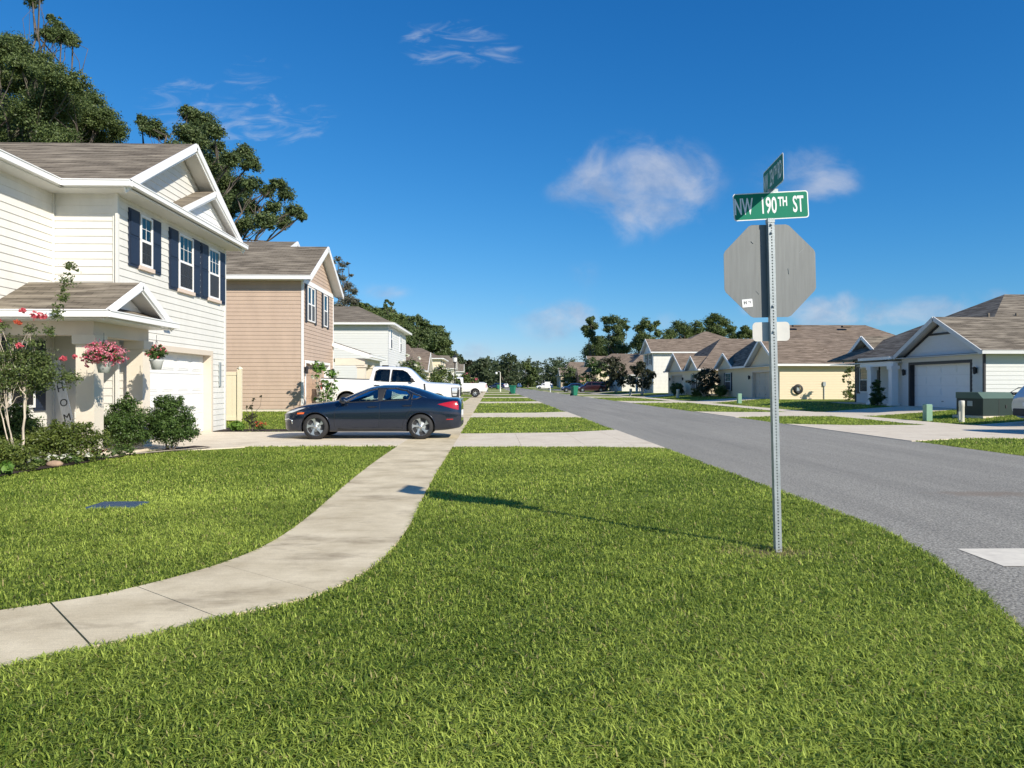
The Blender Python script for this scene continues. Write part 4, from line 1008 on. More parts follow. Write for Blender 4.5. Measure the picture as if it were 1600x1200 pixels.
for yy in (41.17, 45.78): rake(mb, (22.07, yy, 2.94), (22.07, 43.475, 4.33), .2, .05)
mb.build('porch_trim', 'white_trim', R1)
for (xw, ys, yt, za, zt) in ((21.47, (31.45, 37.85), 34.65, 2.86, 4.42), (22.57, (41.5, 45.45), 43.475, 2.9, 4.1)):
    mb = MB()
    for yy in ys: rake(mb, (xw, yy, za), (xw, yt, zt), .10, .05)
    mb.build('black_trim', 'black_trim', R1)
for lo, hi in (((22.55, 38.1, .3), (22.62, 38.16, 2.6)), ((22.55, 45.1, .3), (22.62, 45.2, 2.8))):
    mb = MB(); mb.box(lo, hi); mb.build('black_trim', 'black_trim', R1)
Fp = FR((22.6, 45.2), (22.6, 38.1))
add_window(R1, Fp, .6, 2.5, .95, 2.45, shutters=[(.2, .58), (2.52, 2.9)], smat='black_trim', cols=2, rows=2, double=True, upper='reflect_backing')
for cy in (38.35, 40.5):
    mb = MB(); mb.box((21.02, cy - .17, .25), (21.36, cy + .17, 2.42)); mb.box((20.96, cy - .23, 2.22), (21.42, cy + .23, 2.41)); mb.box((20.96, cy - .23, .22), (21.42, cy + .23, .42)); mb.build('column', 'white_trim', R1)
mb = MB(); mb.box((21.0, 38.1, .1), (22.6, 45.2, .32)); mb.build('porch_floor', 'concrete_new', R1)
R2, F2, _ = street_house('cream sided single storey house with a hose reel on its sunlit side wall', -1, 21.7, 55.0, 70.0, 15, 2.95, 'cream_siding', 'shingle_warm', 6.5, 3.2, 5,
    gables=[(54.55, 61.6, 2.95, 5.05, 21.3, 21.7), (65.0, 70.3, 2.95, 4.3, 21.4, 21.72)], garage=(56.0, 60.7, 2.4), gmat='garage_tan', gtrim='beige_trim', windows=[(66.2, 67.8, .9, 2.45)], lamps=[(55.5, 2.0), (61.3, 2.0)], row=.19,
    vents=[(25.6, 61.2, 6.25), (29.8, 61.2, 6.2)])
# meter box and pipes on the side wall
mb = MB(); mb.box((24.98, 54.88, 1.3), (25.18, 54.97, 1.62)); mb.box((25.06, 54.92, .3), (25.10, 54.97, 1.3)); mb.build('meter_box', 'galv', R2)
mb = MB(); mb.box((28.35, 54.9, .3), (28.45, 54.98, 2.8)); mb.bar((28.4, 54.93, 2.75), (28.9, 54.7, 2.9), .08, .08); mb.build('downspout', 'tan_siding', R2)
HR = thing('hose_reel', 'round black hose reel hanging on the cream side wall', 'hose reel', (23.05, 54.9, 1.05))
mb = MB()
for k in range(3): mb.lathe([(.34 - .05 * k + .045 * math.cos(a), -.03 * k + .045 * math.sin(a) - .05) for a in np.linspace(0, 2 * PI, 8)], axis='y', n=24)
mb.build('hose', 'black_plastic', HR)
mb = MB(); mb.box((-.1, -.06, -.12), (.1, .08, .3)); mb.build('bracket', 'galv', HR)
street_house('pale cream single storey house with twin gables beside the tall white house', -1, 21.0, 73.3, 87.0, 15, 2.95, 'pale_siding', 'shingle_warm', 6.4, 4.5, 5,
    gables=[(79.4, 86.9, 2.95, 4.95, 20.6, 21.0), (73.7, 78.6, 2.95, 4.35, 20.7, 21.02)], garage=(80.6, 85.4, 2.4), gmat='garage_tan', gtrim='beige_trim', windows=[(75.0, 76.6, .9, 2.45)], lamps=[(80.1, 2.0), (85.9, 2.0)])
R4, _, _ = street_house('tall white two storey house on the right with dark shutters upstairs', -1, 21.0, 95.0, 101.2, 15, 5.6, 'white_siding', 'shingle_warm', 7.5, 3.5, 4, name='two_storey_house',
    gables=[(94.6, 101.6, 5.6, 7.45, 20.6, 21.0)], garage=(95.8, 100.4, 2.4), gmat='garage_tan', windows=[(96.3, 97.4, 4.0, 5.4), (98.6, 99.9, 4.0, 5.4)])
mb = MB(); hip(mb, 22.5, 36.5, 94.58, 108.5, 5.59, 8.7, 7, 6.5); mb.build('main_roof', 'shingle_warm', R4)
mb = MB(); lap(mb, FR((36, 108), (22.9, 108)), 0, 13, .3, 5.5, row=.3); lap(mb, FR((22.9, 108), (22.9, 101.2)), 0, 6.8, .3, 5.5, row=.2); mb.build('rear_wall', 'white_siding', R4)
mb = MB(); roof_face(mb, [(20.7, 101.3, 3.0), (20.7, 106, 3.0), (22.9, 106, 3.9), (22.9, 101.3, 3.9)]); mb.build('porch_roof', 'shingle_dark', R4)
for cy in (102.0, 105.6):
    mb = MB(); mb.box((20.8, cy - .15, .3), (21.1, cy + .15, 3.0)); mb.build('column', 'white_trim', R4)
street_house('low house with a white side wall behind the purple leaved tree', -1, 21.0, 118.0, 131, 14, 2.95, 'white_siding', 'shingle_warm', 6.6, 5, 5,
    gables=[(117.6, 124.5, 2.95, 5.0, 20.6, 21.0)], garage=(119, 123.6, 2.4), gmat='garage_white', windows=[(127, 128.5, .9, 2.4)])
R5, _, _ = street_house('two storey brown roofed house on the right beyond the low white house', -1, 21.5, 152, 166, 15, 5.4, 'pale_siding', 'shingle_warm', 8.0, 5, 5, name='two_storey_house',
    gables=[(158, 166, 5.4, 7.6, 21.0, 21.5)], garage=(153, 157.6, 2.4), gmat='garage_white', windows=[(153.6, 155, 3.8, 5.1), (161, 162.5, 3.8, 5.1)])
mb = MB(); gable_x(mb, 18.0, 22, 151.6, 158.2, 3.0, 5.0); mb.build('porch_roof', 'shingle_warm', R5)
mb = MB(); lap(mb, FR((18.4, 152), (21.5, 152)), 0, 3.1, .3, 2.9, row=.2); lap(mb, FR((18.4, 158), (18.4, 152)), 0, 6, .3, 2.9, row=.2, gable=(3, 4.8)); mb.build('front_wing', 'brick_tan', R5)
street_house('far grey roofed house with a white garage on the right', -1, 21.5, 196, 210, 14, 3.2, 'white_siding', 'shingle_dark', 6.6, 4, 5, gables=[(195.6, 203, 3.2, 5.4, 21.1, 21.5)], garage=(197, 202, 2.5), gmat='garage_white', row=.3)
street_house('farthest tan house with brown roof at the right of the street', -1, 22, 232, 246, 14, 4.2, 'tan_siding', 'shingle_warm', 8.6, 4, 5, gables=[(231.6, 239, 4.2, 6.6, 21.6, 22)], garage=(233, 238, 2.6), row=.3)

# left side beyond the beige house
L3, _, _ = street_house('pale grey two storey house with a hip roof, beyond the beige house', 1, -7.57, 54.7, 66.0, 13, 5.95, 'gray_siding', 'shingle', 7.75, 3.6, 4.0, name='two_storey_house', group=GRP_L,
    garage=(56, 60.6, 2.45), windows=[(55.6, 56.8, 4.1, 5.6, 0), (61.5, 62.7, 4.1, 5.6, 0)], row=.18)
L4, _, _ = street_house('low brown roofed house, half hidden by the white flowering trees', 1, -7.7, 74.5, 92.0, 16, 2.95, 'stucco', 'shingle_warm', 5.9, 2.0, 6, group=GRP_L,
    gables=[(84.5, 92.4, 2.95, 5.2, -7.2, -7.7)], garage=(77, 81.5, 2.4), windows=[(86.5, 88.2, .9, 2.4)], vents=[(-14.5, 82.9, 5.65)])
street_house('pale yellow two storey house beyond the low brown roofed house', 1, -7.9, 116, 129, 14, 5.5, 'pale_siding', 'shingle_warm', 7.4, 4, 5, name='two_storey_house', group=GRP_L,
    garage=(124, 128.4, 2.4), windows=[(118, 119.4, 3.9, 5.2), (123, 124.4, 3.9, 5.2)], row=.25)
street_house('small white gabled house behind the black lamp post', 1, -7.6, 149, 160, 14, 4.6, 'white_siding', 'shingle', 7.4, 1.5, 5, group=GRP_L, gables=[(152, 160.4, 4.6, 6.9, -7.2, -7.6)], garage=(150, 154.4, 2.4), row=.3)
street_house('farthest grey gabled house on the left side', 1, -7.4, 185, 198, 14, 4.6, 'gray_siding', 'shingle', 7.2, 1.5, 5, group=GRP_L, gables=[(190, 198.4, 4.6, 6.7, -7.0, -7.4)], garage=(186, 190, 2.4), row=.3)
# ------------------------------------------------------------------ foliage
def tri_leaves(P, N_out, size, rg, asp=.55, up=.45, droop=0.0):
    """diamond leaves at points P, facing roughly outward/up"""
    n = len(P)
    nr = N_out * .7 + rg.normal(0, .6, (n, 3)); nr[:, 2] += up
    nr /= np.linalg.norm(nr, axis=1)[:, None] + 1e-9
    a = np.cross(nr, rg.normal(0, 1, (n, 3))); a /= np.linalg.norm(a, axis=1)[:, None] + 1e-9
    b = np.cross(nr, a)
    s = (size * rg.uniform(.6, 1.3, n))[:, None]
    V = np.stack([P - a * s * .5, P + b * s * asp * .5 + nr * s * .06, P + a * s * .5, P - b * s * asp * .5 + nr * s * .06], 1)
    F = (np.arange(n) * 4)[:, None] + [0, 1, 2, 3]
    return V.reshape(-1, 3), F
def crown_points(blobs, n, rg, clump=.22, per=38, shell=.55, gap=.25):
    """leaf positions: each blob holds clumps towards its skin, each clump a handful of leaves"""
    vol = np.array([b[3] ** 2 for b in blobs]); vol = vol / vol.sum()
    P, N = [], []
    for (bx, by, bz, br, *sq), v in zip(blobs, vol):
        m = max(3, int(n * v / per)); q = sq[0] if sq else .8
        d = rg.normal(0, 1, (m, 3)); d /= np.linalg.norm(d, axis=1)[:, None]
        r = br * (shell + (1 - shell) * rg.random(m)) * (1 + .18 * np.sin(d[:, 0] * 5 + bx) * np.sin(d[:, 1] * 4 + d[:, 2] * 5 + by))
        c = d * r[:, None]; c[:, 2] *= q
        c += [bx, by, bz]
        for k in range(m):
            cl = clump * br * rg.uniform(.6, 1.3); e = rg.normal(0, .5, (per, 3)) * cl; e[:, 2] *= .65
            P.append(c[k] + e); N.append(np.repeat(d[k][None], per, 0) * .6 + e / (cl + 1e-6) * .5)
    return np.concatenate(P), np.concatenate(N)
def leaves_obj(name, blobs, n, size, material, seed, parent=None, loc=None, clump=.22, per=38, shell=.55, asp=.55, up=.45, mean=.45, sd=.2):
    rg = np.random.default_rng(seed)
    P, N = crown_points(blobs, n, rg, clump, per, shell)
    V, F = tri_leaves(P, N, size, rg, asp, up)
    cl = np.repeat(rg.normal(0, .12, len(P) // per + 1), per)[:len(P)]
    t = np.clip(mean + cl + rg.normal(0, sd, len(P)), 0, 1)
    return np_mesh(name, V, F, material, np.repeat(t, 4), parent, loc)
def limb(mb, a, b, r0, r1, rg, wob=.06, n=7, seg=6):
    a, b = np.array(a, float), np.array(b, float); L_ = np.linalg.norm(b - a); pts = []; rr = []
    for i in range(seg + 1):
        t = i / seg; p = a + (b - a) * t + (rg.normal(0, wob * L_, 3) * math.sin(PI * t)); p[2] += .08 * L_ * math.sin(PI * t) * .5
        pts.append(p); rr.append(r0 + (r1 - r0) * t ** .8)
    mb.tube(pts, rr, n=n)
    return pts
def tree(name, label, base, blobs, n, size, material, seed, trunk_r=.3, trunk_h=None, bark='bark', group=None, clump=.22, per=38, shell=.55, mean=.45, sub=3, cat='tree', cy_lean=(0, 0)):
    """blobs are relative to the base: (x, y, z, r[, squash])"""
    rg = np.random.default_rng(seed)
    T = thing(name, label, cat, base, group=group)
    zmin = min(b[2] - b[3] * .4 for b in blobs); zmax = max(b[2] for b in blobs)
    th = trunk_h or max(1.0, zmin)
    mb = MB(); top = np.array([cy_lean[0], cy_lean[1], th])
    limb(mb, (0, 0, -.2), top, trunk_r * 1.25, trunk_r * .75, rg, .03, n=10)
    bl = sorted(blobs, key=lambda b: -b[3])
    for b in bl[:40]:
        c = np.array(b[:3]); st = top * rg.uniform(.75, 1.0); L_ = np.linalg.norm(c - st)
        pts = limb(mb, st, c, min(trunk_r * .55, .05 + .02 * L_, .03 + .10 * b[3]), .025 + trunk_r * .05, rg, .07)
        for k in range(sub):
            d = rg.normal(0, 1, 3); d /= np.linalg.norm(d); limb(mb, pts[4 + k % 2], c + d * b[3] * .6, .012 + trunk_r * .05, .008, rg, .05, n=5, seg=4)
    mb.build('trunk', bark, T)
    leaves_obj('crown', blobs, n, size, material, seed + 1, T, clump=clump, per=per, shell=shell, mean=mean)
    return T
def rand_blobs(seed, w, h, z0, k, r, tall=1.0):
    """blobs spread through an egg-shaped crown of half width w between z0 and z0+h"""
    rg = random.Random(seed); out = []
    for i in range(k):
        t = (i + .5) / k; z = z0 + h * t
        ww = w * math.sqrt(max(.05, 1 - abs(2 * (t ** .85) - 1) ** 2.2)); a = rg.uniform(0, 2 * PI); q = math.sqrt(rg.random())
        out.append((ww * q * math.cos(a), ww * q * math.sin(a), z + rg.uniform(-.06, .06) * h, r * rg.uniform(.65, 1.25)))
    return out
def px_blobs(lst, Y, base, seed, yspread=3.0, pxm=None):
    """(px, py, pr) of a crown seen along sight lines at distance Y -> blobs with their own depth"""
    rg = random.Random(seed); m = Y / 1155; out = []
    for (px, py, pr) in lst:
        y = Y + rg.uniform(-yspread, yspread); mm = y / 1155
        out.append((sx(px, y) - base[0], y - base[1], 1.45 + (599 - py) * mm - base[2], pr * mm))
    return out

# ------------------------------------------------------------------ the big oaks behind the left houses
b = (-29.5, 46, .2)
tree('oak_tree', 'huge broad oak towering behind the white house roof at far left', b,
     px_blobs([(8, 88, 28), (38, 80, 26), (70, 108, 28), (18, 130, 34), (55, 140, 30), (96, 128, 26), (126, 138, 24), (146, 162, 26), (112, 168, 36), (72, 182, 42), (28, 182, 36), (90, 205, 36), (20, 215, 34), (160, 190, 24), (140, 192, 30), (45, 110, 20), (88, 152, 22), (0, 160, 26), (172, 190, 24), (190, 208, 20),
               (150, 218, 28), (105, 225, 34), (60, 228, 36), (-10, 235, 34), (-30, 130, 40), (-40, 190, 44), (-20, 80, 28), (84, 62, 15), (108, 62, 20), (125, 70, 14), (100, 45, 10), (64, 10, 12), (75, 5, 8), (92, 35, 8), (60, 270, 60), (120, 260, 50), (170, 240, 34)], 46, b, 3, 4.5),
     250000, .135, 'oak', 11, trunk_r=.55, trunk_h=8.5, clump=.36, per=44, shell=.2, mean=.42)
b = (-19.5, 48, .2)
tree('oak_tree', 'dark oak with spreading limbs behind the white and beige houses', b,
     px_blobs([(243, 203, 17), (228, 192, 10), (258, 212, 12), (305, 185, 16), (300, 175, 9), (322, 195, 20), (340, 208, 16), (300, 212, 20), (318, 225, 22), (345, 232, 12), (345, 262, 22), (368, 250, 16), (385, 240, 14), (395, 258, 16), (352, 290, 24), (378, 295, 22), (398, 290, 14),
               (365, 320, 22), (345, 340, 26), (395, 325, 16), (422, 300, 12), (438, 290, 13), (450, 305, 14), (430, 325, 14), (462, 330, 14), (475, 337, 10), (418, 345, 18), (445, 348, 14), (390, 352, 16), (320, 260, 26), (310, 300, 30), (330, 370, 34), (280, 240, 22), (290, 280, 30), (370, 365, 14)], 48, b, 5, 3.5),
     140000, .15, 'oak_deep', 21, trunk_r=.42, trunk_h=7.0, clump=.36, per=36, shell=.25, mean=.45)

# row of trees behind the left houses, falling away down the street
GT = 'trees behind the left houses'
def far_tree(lb, lst, Y, mt, seed, n, grp, name='broadleaf_tree', k=.0042, mean=.45, tr=.3, ysp=3.0, clump=.26):
    b = (sx(sum(p[0] for p in lst) / len(lst), Y), Y, .2)
    return tree(name, lb, b, px_blobs(lst, Y, b, seed, ysp), int(n * 1.9), k * .72 * Y, mt, seed, trunk_r=tr, trunk_h=5, group=grp, clump=clump * 1.3, per=22, sub=2, mean=mean, shell=.2)
far_tree('thin grey tree hung with moss rising beside the beige house gable', [(520, 410, 7), (530, 405, 6), (536, 414, 6), (545, 412, 4), (527, 428, 8), (538, 436, 7), (550, 430, 4), (546, 448, 9), (555, 455, 8), (533, 456, 11), (545, 468, 12), (530, 480, 14), (556, 470, 8), (536, 422, 4), (545, 490, 14)], 112, 'oak_moss', 31, 9000, GT, 'moss_draped_tree', .0026, .5)
far_tree('bushy olive tree just right of the moss draped tree', [(548, 488, 13), (560, 478, 11), (572, 484, 12), (585, 488, 12), (562, 496, 16), (588, 500, 15), (575, 505, 16), (550, 505, 15)], 128, 'oak', 32, 12000, GT)
far_tree('tree with a tuft sticking up from its crown behind the grey house', [(598, 488, 11), (606, 470, 4), (612, 474, 4), (603, 477, 4), (609, 482, 5), (615, 492, 10), (626, 499, 11), (605, 505, 17), (628, 514, 16), (612, 520, 17)], 160, 'oak', 33, 12000, GT)
far_tree('dense dark tree behind the low brown roofed house', [(638, 503, 11), (652, 499, 9), (662, 505, 10), (645, 518, 18), (660, 520, 15), (632, 528, 18), (650, 540, 18), (640, 555, 18)], 225, 'oak_deep', 34, 12000, GT)
far_tree('full round tree ending the tall left row', [(674, 513, 10), (685, 514, 9), (694, 523, 9), (700, 535, 8), (682, 528, 17), (694, 545, 11), (670, 540, 17), (686, 556, 15), (700, 552, 8)], 285, 'oak_deep', 35, 12000, GT)
far_tree('smaller tree stepping down above the black lamp post', [(708, 553, 8), (717, 560, 8), (711, 566, 11), (726, 568, 8), (722, 576, 10), (735, 574, 6)], 320, 'wood', 36, 8000, GT)

# trees beyond the right houses
GR = 'trees behind the right houses'
rt = [([(935, 545, 17), (922, 548, 12), (948, 552, 14), (930, 560, 16), (942, 532, 10)], 185, 'oak_deep', 'round dark green tree left of the tall pair on the right', .35),
      ([(922, 500, 6), (915, 512, 6), (928, 508, 7), (922, 520, 8), (932, 530, 8), (926, 496, 4)], 178, 'oak_deep', 'slim tufted tree rising above the round dark tree', .25),
      ([(948, 500, 9), (960, 498, 10), (975, 503, 9), (966, 512, 11), (950, 512, 8), (970, 522, 10), (980, 510, 6), (962, 530, 14), (975, 545, 14), (958, 545, 12)], 172, 'oak_deep', 'open crowned tall tree between the round tree and the two storey house', .35),
      ([(1000, 512, 9), (1010, 503, 9), (1018, 510, 8), (1004, 525, 12), (1015, 530, 12), (996, 535, 10), (1028, 504, 6), (1030, 520, 8), (1008, 545, 14)], 165, 'oak', 'tall tree with a split top left of the white two storey house', .35),
      ([(1050, 520, 12), (1062, 508, 11), (1072, 512, 12), (1085, 520, 12), (1045, 528, 10), (1098, 518, 12), (1092, 506, 9), (1075, 530, 16)], 150, 'oak', 'wide bushy tree behind the white two storey house roof', .35),
      ([(1112, 500, 10), (1122, 494, 9), (1135, 502, 10), (1145, 512, 9), (1118, 512, 12), (1130, 520, 12), (1150, 525, 9), (1108, 525, 12)], 140, 'oak', 'feathery tree just left of the octagonal sign', .3),
      ([(1168, 512, 6), (1175, 520, 8), (1162, 522, 7)], 120, 'oak', 'small treetop showing under the octagonal sign', .2)]
for i, (lst, Y, mt, lb, tr) in enumerate(rt): far_tree(lb, lst, Y, mt, 60 + i, 9000, GR, tr=tr, k=.0030, ysp=2.0, clump=.30)

# the wood closing the far end of the street: one mass
rg = random.Random(4); bl = []
for k in range(330):
    x = rg.uniform(-70, 170); y = rg.uniform(335, 410) + (0 if x > -12 else -30)
    h = (rg.uniform(9, 14.5) * (y / 375) + (1.5 if -5 < x < 30 else 0)); wd = rg.uniform(3.2, 5.6)
    for j in range(5):
        q = (j + .4) / 5; bl.append((x + rg.uniform(-2.6, 2.6), y + rg.uniform(-3, 3), h * q * .98, wd * (1.08 - .45 * q) * rg.uniform(.8, 1.15), .9))
fo = leaves_obj('forest', bl, 210000, 1.0, 'wood', 90, clump=.42, per=26, shell=.35, mean=.42)
tag(fo, 'dark green wood closing off the far end of the street', 'forest', kind='stuff')
far = [(736, 568, 14, 235, 'myrtle_deep', 'brownish tree beside the pale far lamp post'), (757, 572, 20, 225, 'wood', 'dark tree at the left end of the far street'), (790, 568, 20, 290, 'wood', 'tall dark tree over the end of the street'), (825, 574, 13, 262, 'oak', 'light green rounded tree at the bend of the street')]
for i, (px, py, pr, Y, mt, lb) in enumerate(far):
    b = (sx(px, Y), Y, 0); m = Y / 1155; R = pr * m
    tree('broadleaf_tree', lb, b, rand_blobs(80 + i, R, 1.45 + (599 - py) * m + R * .7 - 2.0, 1.2, 12, R * .45), 5000, .75, mt, 95 + i, trunk_r=.3, group='trees at the far end of the street', per=18, sub=1)

# flowering and young trees along the fronts
def flower_tree(name, label, base, R, z0, h, seed, flower, leaf='myrtle', nl=3500, nf=260, ls=.16, fs=.2, trunk=.06, stems=4, group=None, k=11):
    T = thing(name, label, 'tree', base, group=group); rg_ = np.random.default_rng(seed)
    bl = rand_blobs(seed, R, h, z0, k, R * .42); mb = MB()
    for q in range(stems):
        a = 2 * PI * q / stems; p = (math.cos(a) * R * .4, math.sin(a) * R * .4, z0 + h * .3); limb(mb, (math.cos(a) * .08, math.sin(a) * .08, -.1), p, trunk, trunk * .5, rg_, .03)
        for bb in bl[q::stems]: limb(mb, p, bb[:3], trunk * .5, .01, rg_, .05, n=5, seg=4)
    mb.build('trunk', 'bark_pale', T)
    leaves_obj('crown', bl, nl, ls, leaf, seed, T, per=16, clump=.35)
    if flower: leaves_obj('blossom', [(x, y, z + r * .25, r * 1.08) for (x, y, z, r) in bl], nf, fs, flower, seed + 5, T, per=9, clump=.16, shell=.9, up=.9, asp=.9)
    return T
GF = 'flowering trees along the left fronts'
flower_tree('crape_myrtle', 'white flowering tree just behind the white pickup cab', (sx(655, 50), 50, .25), 1.5, .5, 1.9, 201, 'white_petal', group=GF, ls=.2, fs=.26, nf=330)
flower_tree('crape_myrtle', 'white flowering tree above the hood of the big pickup', (sx(684, 54), 54, .22), 1.5, .5, 1.7, 202, 'white_petal', group=GF, ls=.2, fs=.26, nf=330)
flower_tree('crape_myrtle', 'white flowering tree standing left of the black lamp post', (sx(703, 66), 66, .1), 1.2, .4, 1.3, 203, 'white_petal', group=GF, ls=.22, fs=.26, nf=260)
flower_tree('crape_myrtle', 'pinkish flowering tree right of the black lamp post', (sx(724, 100), 100, .1), 1.6, .4, 1.9, 204, 'pink', leaf='myrtle', group=GF, ls=.3, fs=.3, nf=60)
flower_tree('crape_myrtle', 'purple leaved small tree in front of the low white house', (19.0, 112, .2), 2.4, 1.2, 3.6, 205, None, leaf='myrtle_deep', ls=.36, group='young trees along the right fronts')
flower_tree('crape_myrtle', 'spiky green young tree before the two storey brown roofed house', (18.6, 131, .2), 2.6, .8, 4.2, 206, None, leaf='shrub', ls=.42, group='young trees along the right fronts')
flower_tree('crape_myrtle', 'leafy dark small tree left of the tall white house', (18.2, 88.5, .2), 1.8, 1.0, 2.6, 207, None, leaf='myrtle_deep', ls=.3, group='young trees along the right fronts')
flower_tree('crape_myrtle', 'bushy tree in front of the far grey roofed house', (17.6, 160, .2), 3.2, .8, 3.4, 208, 'white_petal', leaf='oak_deep', ls=.5, nf=40, group='young trees along the right fronts')
flower_tree('young_tree', 'thin sparse young tree against the cream side wall', (26.0, 52.5, .3), .75, .6, 1.9, 209, None, leaf='myrtle', nl=420, ls=.18, stems=2, trunk=.05, k=7)
flower_tree('crape_myrtle', 'white and red flowering shrub by the beige garage', (sx(506, 30.6), 30.6, .25), .55, .4, 1.55, 210, 'white_petal', leaf='bright_leaf', nl=1500, ls=.12, nf=110, fs=.13, trunk=.03)

# ------------------------------------------------------------------ planting round the near house
def shrub(name, label, base, blobs, n, size, material, seed, group=None, stems=5, mean=.45, per=22, clump=.3):
    T = thing(name, label, 'shrub', base, group=group); rg_ = np.random.default_rng(seed); mb = MB()
    for bb in blobs[:10]: limb(mb, (rg_.uniform(-.08, .08), rg_.uniform(-.06, .06), -.03), bb[:3], .014, .006, rg_, .05, n=5, seg=4)
    mb.build('stems', 'bark', T)
    leaves_obj('foliage', blobs, n, size, material, seed, T, per=per, clump=clump, shell=.35, mean=mean, asp=.5)
    return T
GS = 'rounded shrubs before the garage'
shrub('round_shrub', 'rounded leafy shrub before the porch column, left one of the pair', (sx(206, 15.9), 15.9, .02), [(0, 0, .35, .40), (-.30, .0, .62, .24), (-.18, .05, .75, .28), (.2, -.05, .72, .3), (.02, 0, .98, .24), (-.25, 0, .4, .26), (.28, 0, .38, .24), (0, -.2, .6, .3), (-.3, .1, .95, .1), (.05, .0, 1.2, .09)], 20000, .046, 'shrub', 301, GS)
shrub('round_shrub', 'rounded leafy shrub beside the garage door, right one of the pair', (sx(271, 16.3), 16.3, .02), [(0, 0, .45, .42), (-.2, .05, .78, .3), (.2, -.05, .78, .32), (.0, 0, 1.02, .26), (-.28, 0, .4, .28), (.32, 0, .42, .28), (0, -.2, .6, .32), (.40, 0, .66, .2), (.42, 0, .38, .22), (-.36, 0, .62, .2), (.2, 0, 1.08, .16), (-.22, 0, 1.05, .14)], 22000, .046, 'shrub', 302, GS)
shrub('low_hedge', 'low wide dark green hedge under the HOME board', (sx(112, 14.0), 14.0, .02), [(-.45, 0, .35, .34), (-.1, -.05, .4, .38), (.25, 0, .42, .36), (.52, .05, .38, .3), (-.6, .1, .3, .28), (.1, -.2, .3, .3), (-.3, -.2, .3, .3), (.35, 0, .6, .2), (-.1, 0, .62, .2)], 13000, .048, 'hedge', 303)
shrub('low_hedge', 'dark leafy shrub behind the pale trunks of the myrtle', (sx(30, 14.6), 14.6, .02), [(-.2, 0, .5, .42), (.25, 0, .55, .42), (.0, 0, .8, .32), (.45, 0, .42, .3), (-.5, 0, .5, .4), (.2, 0, .9, .2)], 10000, .06, 'shrub', 304, mean=.3)
shrub('low_hedge', 'yellowish green low shrub at the left edge of the bed', (sx(10, 12.6), 12.6, .02), [(-.3, 0, .3, .32), (.1, 0, .32, .32), (.3, .1, .26, .25), (-.6, .1, .35, .35), (0, -.2, .22, .24)], 9000, .048, 'hedge', 305, mean=.6)
shrub('flower_plant', 'bright green hosta like plant at the front corner of the bed', (sx(20, 11.9), 11.9, .02), [(0, 0, .12, .14), (.1, 0, .1, .1), (-.12, 0, .1, .1)], 180, .12, 'bright_leaf', 306, per=8)
gcs = [(60, 12.9), (85, 13.2), (112, 13.4), (140, 13.8), (165, 14.3), (48, 12.4), (200, 15.0)]
for i, (px, Y) in enumerate(gcs):
    lb = ['ground plants with white flowers by the myrtle foot', 'white flowers in the middle of the bed edge', 'white flowers below the low hedge', 'pale flowers near the brown stone', 'yellowish low plants near the porch column', 'small leafy plants near the left bed corner', 'low green plants at the foot of the left round shrub'][i]
    T = shrub('flower_plant', lb, (sx(px, Y), Y, .02), [(0, 0, .09, .16), (.16, .02, .07, .12), (-.15, 0, .08, .13)], 480, .05, 'hedge' if i % 2 else 'shrub', 320 + i, 'low flowering plants along the bed edge', mean=.55, per=10)
    if i < 5: leaves_obj('blossom', [(0, 0, .15, .14, .4), (.1, 0, .13, .1, .4)], 26 if i < 4 else 14, .06, 'white_petal' if i < 4 else 'orange_petal', 340 + i, T, per=4, shell=.8, clump=.25, up=1.2, asp=.95)
mb = MB(); mb.lathe([(0, -.02), (.13, 0), (.15, .05), (.10, .10), (0, .12)], n=9); st = mb.build('garden_stone', 'stone', loc=(sx(105, 13.2), 13.05, .03)); st.scale = (1, .7, .8); tag(st, 'brown rounded stone lying in the flower bed', 'stone')

# the crape myrtle with pale trunks
CM = thing('crape_myrtle', 'pink flowering crape myrtle with several pale trunks in the bed', 'tree', (sx(42, 13.2), 13.2, .02))
rg_ = np.random.default_rng(5); mb = MB(); cb_ = []
stems = [((-.03, 0), (-.30, .1, 1.05), .016), ((.06, .02), (.12, 0, 1.25), .024), ((.0, .05), (.05, .15, 1.1), .014), ((.02, -.04), (-.12, -.12, 1.0), .014), ((-.06, .03), (-.30, .0, .95), .014)]
tips = [(-.55, 0, 1.5), (-.35, .2, 1.75), (-.2, -.1, 1.6), (.0, .1, 1.9), (.2, 0, 1.7), (.42, .1, 1.85), (.55, -.1, 1.55), (.32, 0, 2.15), (.5, .05, 2.35), (.62, .05, 2.65), (.72, .08, 2.95), (.80, .08, 3.25), (.86, .1, 3.5), (-.15, .1, 2.2), (-.3, 0, 2.45), (.1, .15, 2.4), (.8, .1, 1.55), (-.6, .1, 1.2), (-.4, 0, 1.15), (-.1, 0, 1.4), (.2, .1, 1.4)]
for (b0, b1, r) in stems:
    limb(mb, (b0[0], b0[1], -.05), b1, r, r * .75, rg_, .008, n=8)
    for t in tips:
        if abs(t[0] - b1[0]) < .38: limb(mb, b1, t, r * .45, .005, rg_, .03, n=5, seg=5)
mb.build('trunk', 'bark_pale', CM)
leaves_obj('crown', [(x, y, z, .24 if z < 2.1 else .14) for (x, y, z) in tips] + [(-.3, .1, 1.45, .3), (.05, .0, 1.6, .3), (.35, .05, 1.55, .28), (-.5, .1, 1.7, .25), (.2, .1, 1.95, .24), (-.25, .1, 1.95, .25)] + [(.66, .06, 2.8, .08), (.76, .08, 3.1, .08), (.83, .09, 3.38, .06), (.87, .1, 3.58, .05)], 13000, .048, 'myrtle', 402, CM, per=12, clump=.5, shell=.15, mean=.42)
